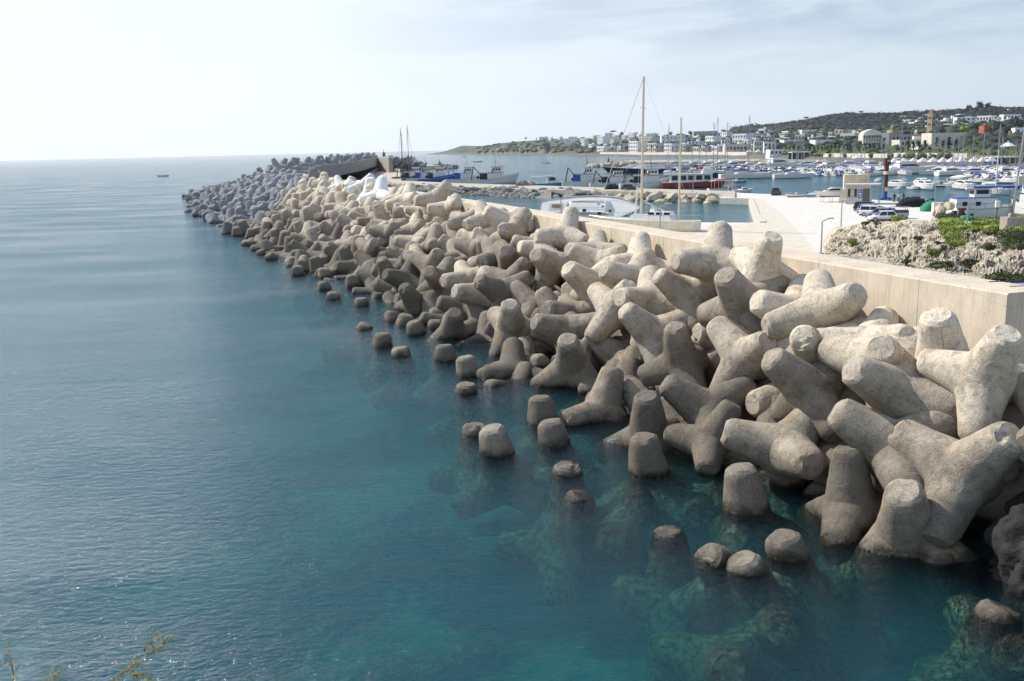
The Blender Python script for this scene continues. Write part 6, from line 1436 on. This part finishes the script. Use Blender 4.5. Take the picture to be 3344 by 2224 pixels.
# people
def person(px,py,lab,top,legs,rz=0,bend=0,arm=0.2):
    sk=[((0,0,.95),.15),((0,0,1.12),.145),((0,.02*bend,1.32),.16),((0,.05*bend,1.47),.10),((0,.07*bend,1.54),.065),((0,.09*bend,1.63),.085),((0,.1*bend,1.72),.082)]
    V=[s[0] for s in sk];Rr=[s[1] for s in sk];E=[(i,i+1) for i in range(6)]
    for s in(-1,1):
        b=len(V); V+=[(s*.09,0,.88),(s*.1,.02,.5),(s*.11,-.02,.09),(s*.12,.14,.04)]; Rr+=[.095,.065,.045,.04]; E+=[(0,b),(b,b+1),(b+1,b+2),(b+2,b+3)]
        b=len(V); V+=[(s*.19,.03,1.43),(s*.25,.0,1.17),(s*.2,arm,1.0),(s*.18,arm+.1,.98)]; Rr+=[.06,.048,.036,.03]; E+=[(3,b),(b,b+1),(b+1,b+2),(b+2,b+3)]
    me=bpy.data.meshes.new('person'); me.from_pydata(V,E,[]); o=bpy.data.objects.new('person',me); COL.objects.link(o); me.materials.append(mat('skin_tone','a9765a',.6)); me.materials.append(top); me.materials.append(legs)
    m_=o.modifiers.new('s','SKIN'); 
    for i,v in enumerate(me.skin_vertices[0].data): v.radius=(Rr[i],Rr[i])
    me.skin_vertices[0].data[0].use_root=True
    o.modifiers.new('u','SUBSURF').levels=1
    bpy.context.view_layer.update(); dg=bpy.context.evaluated_depsgraph_get(); me2=bpy.data.meshes.new_from_object(o.evaluated_get(dg)); o.modifiers.clear(); o.data=me2; me2.materials.clear()
    for m_ in (mat('skin_tone','a9765a',.6),top,legs): me2.materials.append(m_)
    for p in me2.polygons:
        c=p.center; p.material_index=2 if c.z<.93 else 1 if (c.z<1.5 and c.z>1.05 or (abs(c.x)<.17 and c.z<1.5)) else 0; p.use_smooth=True
    q=at(px,py); o.location=q; o.rotation_euler=(0,0,rz); tag(o,lab,'person')
    h=MB().lathe([(.06,-.02),(.105,.03),(.1,.09),(.04,.13)],10).build('hair',mat('dark_hair','1c1713',.7),o); h.location=(0,.1*bend,1.7)
person(2920,662,'person in a black shirt and dark trousers standing on the quay',mat('black_cloth','141416',.9),mat('dark_trousers','23252b',.9),R(150))
person(2934,661,'person in a white shirt beside the one in black on the quay',mat('white_cloth','cfcfcf',.9),mat('dark_trousers','23252b',.9),R(200),1,.3)
person(2951,660,'person in dark clothes bending over a crate at the quay edge',mat('navy_cloth','1d222e',.9),mat('dark_trousers','23252b',.9),R(90),2.5,.35)
# nets and tackle heaps along the quay edge
def heap(name,px,py,sx,sy,sz,m,lab,seed,n=3):
    mb=MB(); rr=random.Random(seed)
    for k in range(n):
        cx_=rr.uniform(-.5,.5)*sx; w=rr.uniform(.55,.8)
        V=[]
        for v in TMR3[0]:
            kk=1+noise.noise(v*2.2+Vector((seed+k,0,0)))*.35+noise.noise(v*6+Vector((seed,k,0)))*.12; V.append((cx_+v.x*sx*w*kk*.6,v.y*sy*.6*kk+rr.uniform(-.02,.02),max(0,v.z*sz*kk*w*1.2)))
        mb.add(V,TMR3[1])
    o=mb.build(name,m,smooth=True,loc=at(px,py)); tag(o,lab,'net pile','fishing gear along the quay edge'); return o
bm=bmesh.new(); bmesh.ops.create_icosphere(bm,subdivisions=3,radius=1); TMR3=([v.co.copy() for v in bm.verts],[tuple(v.index for v in f.verts) for f in bm.faces]); bm.free()
heap('net_pile',2986,675,3.6,2.0,1.7,M_NETB,'big black net heap on the quay edge right of the people',1,4); heap('net_pile',3029,672,2.0,1.4,1.2,M_NETB,'smaller black net heap right of the big one',2,2)
heap('net_pile',3050,689,3.2,2.2,1.7,M_NETG,'green net heap behind the lamp post',3,4); heap('net_pile',3084,699,2.6,2.2,2.1,M_NETW,'pointed cream tarpaulin heap on the quay',4,2); heap('net_pile',3104,683,2.8,1.6,1.3,M_NETW,'cream net heap near the fishing boat bow',5,3); heap('net_pile',3106,706,3.0,1.6,1.2,M_TARP,'white bundled nets beside the cream heap',6,4); heap('net_pile',3176,719,2.4,1.4,.9,M_NETG,'low green net beside the dark winch',7,2)
heap('net_pile',1700,606,4,2,1.6,M_ROCKD,'grey net mound on the inner pier',8,3).location=P(1715,606,1.7); heap('net_pile',1990,618,3,2,1.5,M_NETB,'dark net mound on the inner pier by the trawlers',9,3).location=P(1990,618,1.7)
e=empty('rubbish_container',at(3062,696)); tag(e,'small white container with a dark opening on the quay','container'); MB().box((0,0,.85),(1.5,1.2,1.6)).build('body',M_WHITE,e); MB().box((0,-.61,1.2),(.9,.04,.6)).build('opening',M_GLASSD,e)
e=empty('winch',at(3138,716)); tag(e,'rusty mooring winch and chain on the quay','winch'); MB().lathe([(.5,0),(.42,.2),(.42,1.3),(.6,1.35),(.6,1.6)],12).build('drum',M_RUST,e); MB().box((.9,0,.4),(1.2,1.2,.8)).box((-.9,.2,.6),(.6,.6,1.2)).build('frame',M_DARK,e)
# blue and white fishing boat at the right
e=new_boat('fishing_boat','white fishing boat with blue trim and mast moored at the right quay','fishing boat')
S=hull_parts(e,17,5,1.5,M_WHITE,M_GREYP,dr=.6,rake=1.2,sheer=1.1,transom=.85)
MB().box((-2.6,0,2.4),(7,4.2,2.0),taper=.95).build('deckhouse',M_WHITE,e)
for x in(-4.6,-2.4): MB().box((x,-2.1,2.4),(.8,.06,.7)).build('window',M_GLASSD,e)
w=MB().box((-1.6,0,4.2),(2.8,3,1.8),taper=.85).build('wheelhouse',M_WHITE,e); MB().box((-1.6,-1.42,4.4),(2.0,.06,.7)).box((-1.6,1.42,4.4),(2.0,.06,.7)).box((-3.0,0,4.4),(.06,2.2,.7)).box((-.2,0,4.4),(.06,2.2,.7)).build('window',M_GLASSD,w)
MB().box((.9,0,5.25),(8.4,3.5,.22)).box((-2.6,0,3.44),(7.2,4.3,.1)).build('blue_trim',M_BLUE,e); q=MB()
for x in(.8,2.8,4.8):
    for s in(-1,1): q.tube((x,s*1.6,1.5),(x,s*1.6,5.2),.05,n=5)
q.build('post',M_STEEL,e); rail(e,S,0,15,.9,m=M_BLUE)
MB().tube((1,0,5.2),(1,0,11.5),.16,.1,8).build('mast',M_WHITE,e); MB().tube((1,0,11.2),(8,0,3),.025,n=4).tube((1,0,11.2),(-8.4,0,2),.025,n=4).tube((1,0,9.5),(-8.4,0,2),.02,n=4).build('rigging',M_DARK,e)
MB().tube((5.2,-1.6,4.6),(6.6,-1.6,6.8),.18,n=6).tube((5.2,1.6,4.6),(6.6,1.6,6.8),.18,n=6).tube((6.6,-1.7,6.8),(6.6,1.7,6.8),.15,n=6).build('gallows',M_BLUE,e); MB().tube((4.5,-.6,2.2),(4.5,.6,2.2),.5,n=12).build('life_raft',M_ORANGE,e)
p=at(3225,712,0); e.location=(p.x+1.5,p.y+3,0); e.rotation_euler=(0,0,R(-8)); e.scale=(.92,)*3
e=boat('gw',lambda:mk_trawler(11,M_WHITE,M_GREEN,M_DARK),3345,716,'white and green fishing boat cut by the right edge',R(95)); e.location=(e.location.x+1.5,e.location.y,0); del e['group']
# floating landing, blue dinghy near crane
boat('o3',None,2985,668,'white dinghy moored beside the three people',R(10),0,.9)['group']='small boats moored at the pontoons'
# ---------------------------------------------------------------- rock outcrop
def outcrop_mat():
    m=bpy.data.materials.new('karst_limestone'); m.use_nodes=True; t=m.node_tree; b=t.nodes['Principled BSDF']; ge=N(t,'ShaderNodeNewGeometry')
    n=N(t,'ShaderNodeTexNoise',i_Scale=.55,i_Detail=9,i_Roughness=.7,i_Distortion=.5); L(t,ge.outputs['Position'],n.inputs['Vector'])
    cr=N(t,'ShaderNodeValToRGB'); e=cr.color_ramp.elements; e[0].position=.32; e[0].color=lin('9a8f7b'); e[1].position=.64; e[1].color=lin('eee3cd'); x=e.new(.45); x.color=lin('cfc2a8'); L(t,n.outputs['Fac'],cr.inputs[0])
    vo=N(t,'ShaderNodeTexNoise',i_Scale=4.5,i_Detail=8,i_Roughness=.75,i_Distortion=.6); L(t,ge.outputs['Position'],vo.inputs['Vector'])
    r=N(t,'ShaderNodeMapRange'); r.inputs['From Min'].default_value=.40; r.inputs['From Max'].default_value=.54; r.inputs['To Min'].default_value=.5; r.inputs['To Max'].default_value=1.1; L(t,vo.outputs['Fac'],r.inputs['Value'])  # crevice shade put into the colour: low spots of the bump go darker
    s=N(t,'ShaderNodeVectorMath',operation='SCALE'); L(t,cr.outputs[0],s.inputs[0]); L(t,r.outputs[0],s.inputs['Scale']); L(t,s.outputs[0],b.inputs['Base Color']); b.inputs['Roughness'].default_value=.95
    bp=N(t,'ShaderNodeBump'); bp.inputs['Strength'].default_value=1; bp.inputs['Distance'].default_value=.35; L(t,vo.outputs['Fac'],bp.inputs['Height']); L(t,bp.outputs[0],b.inputs['Normal']); return m
M_KARST=outcrop_mat()
# outcrop described by how its ground rises from the foot line to the crest (picture x -> foot, crest)
OX=[2686,2700,2735,2800,2900,3000,3100,3200,3344,3420]
OF=[831,826,834,848,872,893,905,918,950,960]      # foot row behind the wall
OC=[829,800,742,732,720,716,712,735,712,700]       # crest row
OY0=[97,86,74,64,56,50,46,43,39,37]              # distance of the foot
OY1=[99,103,106,104,96,88,82,76,70,68]
def outz(x,t):
    yf=interp(x,OX,OF); yc=interp(x,OX,OC); Y=interp(x,OX,OY0)*(1-t)+interp(x,OX,OY1)*t
    g=t**.8; return PD(x,yf+(yc-yf)*g,Y)
vs=[];fs=[];nx_,nt2=260,150
for i in range(nx_):
    x=2690+i*(3460-2690)/(nx_-1)
    for k in range(nt2+12):
        t=min(1,k/(nt2-1)); p=outz(x,t)
        if k>=nt2: j=k-nt2+1; p=outz(x,1); p.y+=j*1.2; p.z=max(QZ-.5,p.z-j*j*.12)
        edge_f=min(1,t*6)*min(1,(1-t)*8+.35)*min(1,i/10+.2)
        q=Vector((p.x*.32,p.y*.32,p.z*.6))
        a=noise.turbulence(q,5,True,noise_basis='PERLIN_ORIGINAL')-.6; b_=noise.ridged_multi_fractal(q*1.9,.9,2.1,5,.9,2)-1
        c_=noise.noise(q*5)*.3
        vd=noise.voronoi(Vector((q.x*1.9+a*.6,q.y*1.9,q.z*1.5+a*.5)))[0]; cv=max(0,.16-(vd[1]-vd[0]))/.16; p.z-=cv*.38*edge_f; p.y+=cv*.1*edge_f; vd=noise.voronoi(Vector((q.x*6+a,q.y*6,q.z*5)))[0]; cv=max(0,.2-(vd[1]-vd[0]))/.2; p.z-=cv*.14*edge_f
        strat=math.sin(p.z*4.2+noise.noise(q)*4)*.22
        p.z+=(a*1.0+b_*.34+c_*.4)*edge_f; p.y-=(b_*.3+strat*.8)*edge_f; p.x+=noise.noise(q*3+Vector((9,0,0)))*.4*edge_f
        vs.append(tuple(p))
K2=nt2+12
for i in range(nx_-1):
    for k in range(K2-1): b=i*K2+k; fs.append((b,b+K2,b+K2+1,b+1))
o=MB().add(vs,fs).build('rock_outcrop',M_KARST,smooth=True); recalc(o); smooth_angle(o,50); tag(o,'craggy pale limestone outcrop with green shrubs behind the wall','rock outcrop')
# ledge ground below the outcrop (raised car park at the wall end)
g=[tuple(bw(s_,-2.1)[:2]) for s_ in (34,22,12,0,-14)]+[(60,10),(62,40),(50,44),(36,52),(22,66)]
o=MB().prism(g,-2,5.7 if False else 4.9).build('upper_ground',M_KARST); recalc(o); tag(o,kind='structure')
# shrubs on the rock
def shrub(px,py,t,w,h,m,lab,seed,n=500):
    rr=random.Random(seed); p=outz(px,t); mb=MB(); blob(mb,(0,0,h*.35),w*.42,w*.35,h*.4,rr); leafcloud(mb,(0,0,h*.45),w*.62,w*.55,h*.62,n*2,.05+w*.008,rr)
    e=empty('shrub',p); tag(e,lab,'shrub','shrubs on the rock outcrop'); mb.build('foliage',m,e); MB().tube((0,0,-.4),(0,0,h*.3),.06,n=5).build('stem',M_TRUNK,e)
for i,(px,t,w,h,m,lab) in enumerate([(2935,.99,3.4,1.0,M_BRIGHT,'bright green cushion shrub on the crest below the pickup'),(2828,.97,2.0,.6,M_SHRUB,'small olive shrub on the crest below the white hatchback'),(2860,.93,2.4,.5,M_SHRUB,'low olive tuft right of the crest shrub'),(2782,.36,1.9,.9,M_BRIGHT,'yellow-green bush alone low on the left rock face'),(3085,.97,4.0,1.3,M_SHRUB,'dark green shrub on the crest at the net heaps'),(3105,.86,5.5,1.5,M_BRIGHT,'wide bright green shrub below the crest'),(3135,.78,4.5,1.3,M_BRIGHT,'lower half of the wide green shrub patch'),(3095,.70,3.0,1.2,M_BRIGHT,'green shrub hanging in the central gully'),(3110,.58,3.6,1.4,M_BRIGHT,'bright shrub at the foot of the central gully'),(3118,.47,2.6,.9,M_BRIGHT,'low yellow-green shrub under the gully bush'),(3060,.45,1.4,.6,M_SHRUB,'tiny green tuft on the rock ledge left of the gully'),(3045,.3,1.6,.6,M_BRIGHT,'small green tuft low on the rock ledge'),(3075,.08,2.6,.8,M_SHRUB,'dark ivy clump at the foot of the rock'),(3220,.93,5.5,1.6,M_BRIGHT,'tall grassy shrub beside the pole foundation'),(3250,.84,4.5,1.2,M_BRIGHT,'green shrub sloping below the pole foundation'),(3180,.83,3.4,.9,M_BRIGHT,'low green shrub left of the marker post'),(3300,.60,4.2,1.9,M_SHRUB,'large dark green shrub on the right rock'),(3335,.66,4.4,2.0,M_BRIGHT,'large sunlit shrub at the right edge'),(3318,.46,3.4,1.3,M_SHRUB,'lower dark shrub on the right rock'),(3230,.48,1.9,.8,M_SHRUB,'dry olive tuft in the middle of the right rock'),(3344,.9,4,1.3,M_BRIGHT,'green shrub right of the pole foundation'),(3270,.05,3.4,.7,M_SHRUB,'creeping green plants along the foot at right'),(3330,.06,3.0,.8,M_SHRUB,'green creeper at the foot by the parked silver car'),(3170,.2,1.4,.5,M_SHRUB,'small ivy tuft on the smooth rock base'),(2960,.1,1.0,.4,M_SHRUB,'tiny plant at the rock foot near the wall top'),(2998,.55,1.4,.5,M_SHRUB,'small olive tuft in the middle of the rock face')]):
    shrub(px,0,t,w*.42,h*.5,m,lab,i+50)
# pole foundation with the tall mast pole
def over(px,t,dz=0): p=outz(px,t); p.z+=dz; return p
p=over(3303,.84,.4); e=empty('mast_pole',p); tag(e,'tall grey pole with an equipment box on a concrete block at the right edge','pole'); e.scale=(.46,.46,.46)
MB().box((0,0,.0),(2.6,2.2,1.9)).build('foundation',M_WALLFAR,e); MB().box((0,0,1.2),(.9,.9,.6)).build('plinth',M_WALLFAR,e); MB().tube((0,0,1.4),(1.2,0,21),.17,.13,10).build('pole',M_STEEL,e); MB().box((.75,-.1,6.4),(.9,.5,1.3)).build('equipment_box',M_GREYP,e)
MB().path([(-1.5,-1,-.6),(-.9,-.7,.6),(-.3,-.4,1.5),(-.2,-.2,3.5)],.06,6).build('cable_duct',M_ORANGE if False else M_RUST,e)
p=over(3252,.9,0); e=empty('marker_post',p); tag(e,'small rusty post with a white box on the rock','marker post'); e.scale=(.6,)*3; MB().tube((0,0,-.5),(0,0,2.6),.06,n=6).build('pole',M_RUST,e); MB().box((0,0,2.9),(.5,.3,.8)).build('box',M_WHITE,e)
# dark cliff rock at the lower right edge
bm=bmesh.new(); bmesh.ops.create_icosphere(bm,subdivisions=6,radius=1)
for v in bm.verts:
    q=v.co; k=1+noise.turbulence(q*2.2,6,True)*.28-.15+noise.ridged_multi_fractal(q*4,.9,2.1,5,.9,2)*.07; v.co=Vector((q.x*3.2*k,q.y*3.0*k,q.z*4.2*k))
me=bpy.data.meshes.new('dark_cliff_rock'); bm.to_mesh(me); bm.free(); M_CLIFF=mat('dark_wet_cliff','1e1d1b',.85,var=.45,scale=.9,bump=1,bscale=6); me.materials.append(M_CLIFF)
o=bpy.data.objects.new('cliff_rock',me); COL.objects.link(o); me.polygons.foreach_set('use_smooth',[True]*len(me.polygons)); p=PD(3344,1750,24.5); o.location=(p.x+2.6,p.y+.6,.3); o.scale=(.8,.9,.72); tag(o,'dark jagged cliff rock at the lower right edge','rock')
# twig of a bush in front of the camera, lower left
e=empty('coastal_bush',(-1.35,2.1,10.6)); tag(e,'thin feathery reddish-green twig reaching in at the lower left','bush')
tw=MB(); lf=MB(); rr=random.Random(4)
def twig(px0,py0,px1,py1,Y,n=26):
    a=PD(px0,py0,Y)-e.location; b=PD(px1,py1,Y)-e.location; pts=[a+(b-a)*(k/10)+Vector((rr.uniform(-.004,.004),rr.uniform(-.01,.01),rr.uniform(-.004,.004))) for k in range(11)]
    for k in range(10): tw.tube(pts[k],pts[k+1],.0018*(1-k/12),.0018*(1-(k+1)/12),5)
    for k in range(n):
        t=rr.uniform(.15,1); q=a+(b-a)*t; d=((b-a).normalized()*.7+Vector((rr.gauss(0,.6),rr.gauss(0,.6),rr.gauss(0,.6)))).normalized()*rr.uniform(.012,.034)
        lf.tube(q,q+d,.0012,.0003,4,cap=False); 
        for j in range(5): u=q+d*rr.uniform(.3,1); lf.tube(u,u+Vector((rr.gauss(0,1),rr.gauss(0,1),rr.gauss(0,1))).normalized()*.008,.001,.0002,3,cap=False)
twig(340,2240,560,2085,2.1,34); twig(400,2190,485,2215,2.1,16); twig(470,2130,510,2065,2.12,8); twig(45,2235,25,2120,2.1,8); twig(130,2240,185,2200,2.05,10)
tw.build('stem',mat('reddish_twig','8a4f30',.7),e); lf.build('foliage',mat('twig_leaves','8f8f3a',.6,var=.5,scale=20),e)

# ---------------------------------------------------------------- sea air
hz=MB().box((-200,2400,42),(5600,5400,114)).build('haze',M_DARK); hz.data.materials.clear()
hm=bpy.data.materials.new('sea_haze'); hm.use_nodes=True; t=hm.node_tree; t.nodes.clear(); o=N(t,'ShaderNodeOutputMaterial'); v=N(t,'ShaderNodeVolumePrincipled'); v.inputs['Color'].default_value=(.80,.88,.96,1); v.inputs['Density'].default_value=.00004; v.inputs['Anisotropy'].default_value=.3; L(t,v.outputs[0],o.inputs['Volume'])
hz.data.materials.append(hm); tag(hz,kind='stuff'); hz['label']='thin sea haze over the bay'
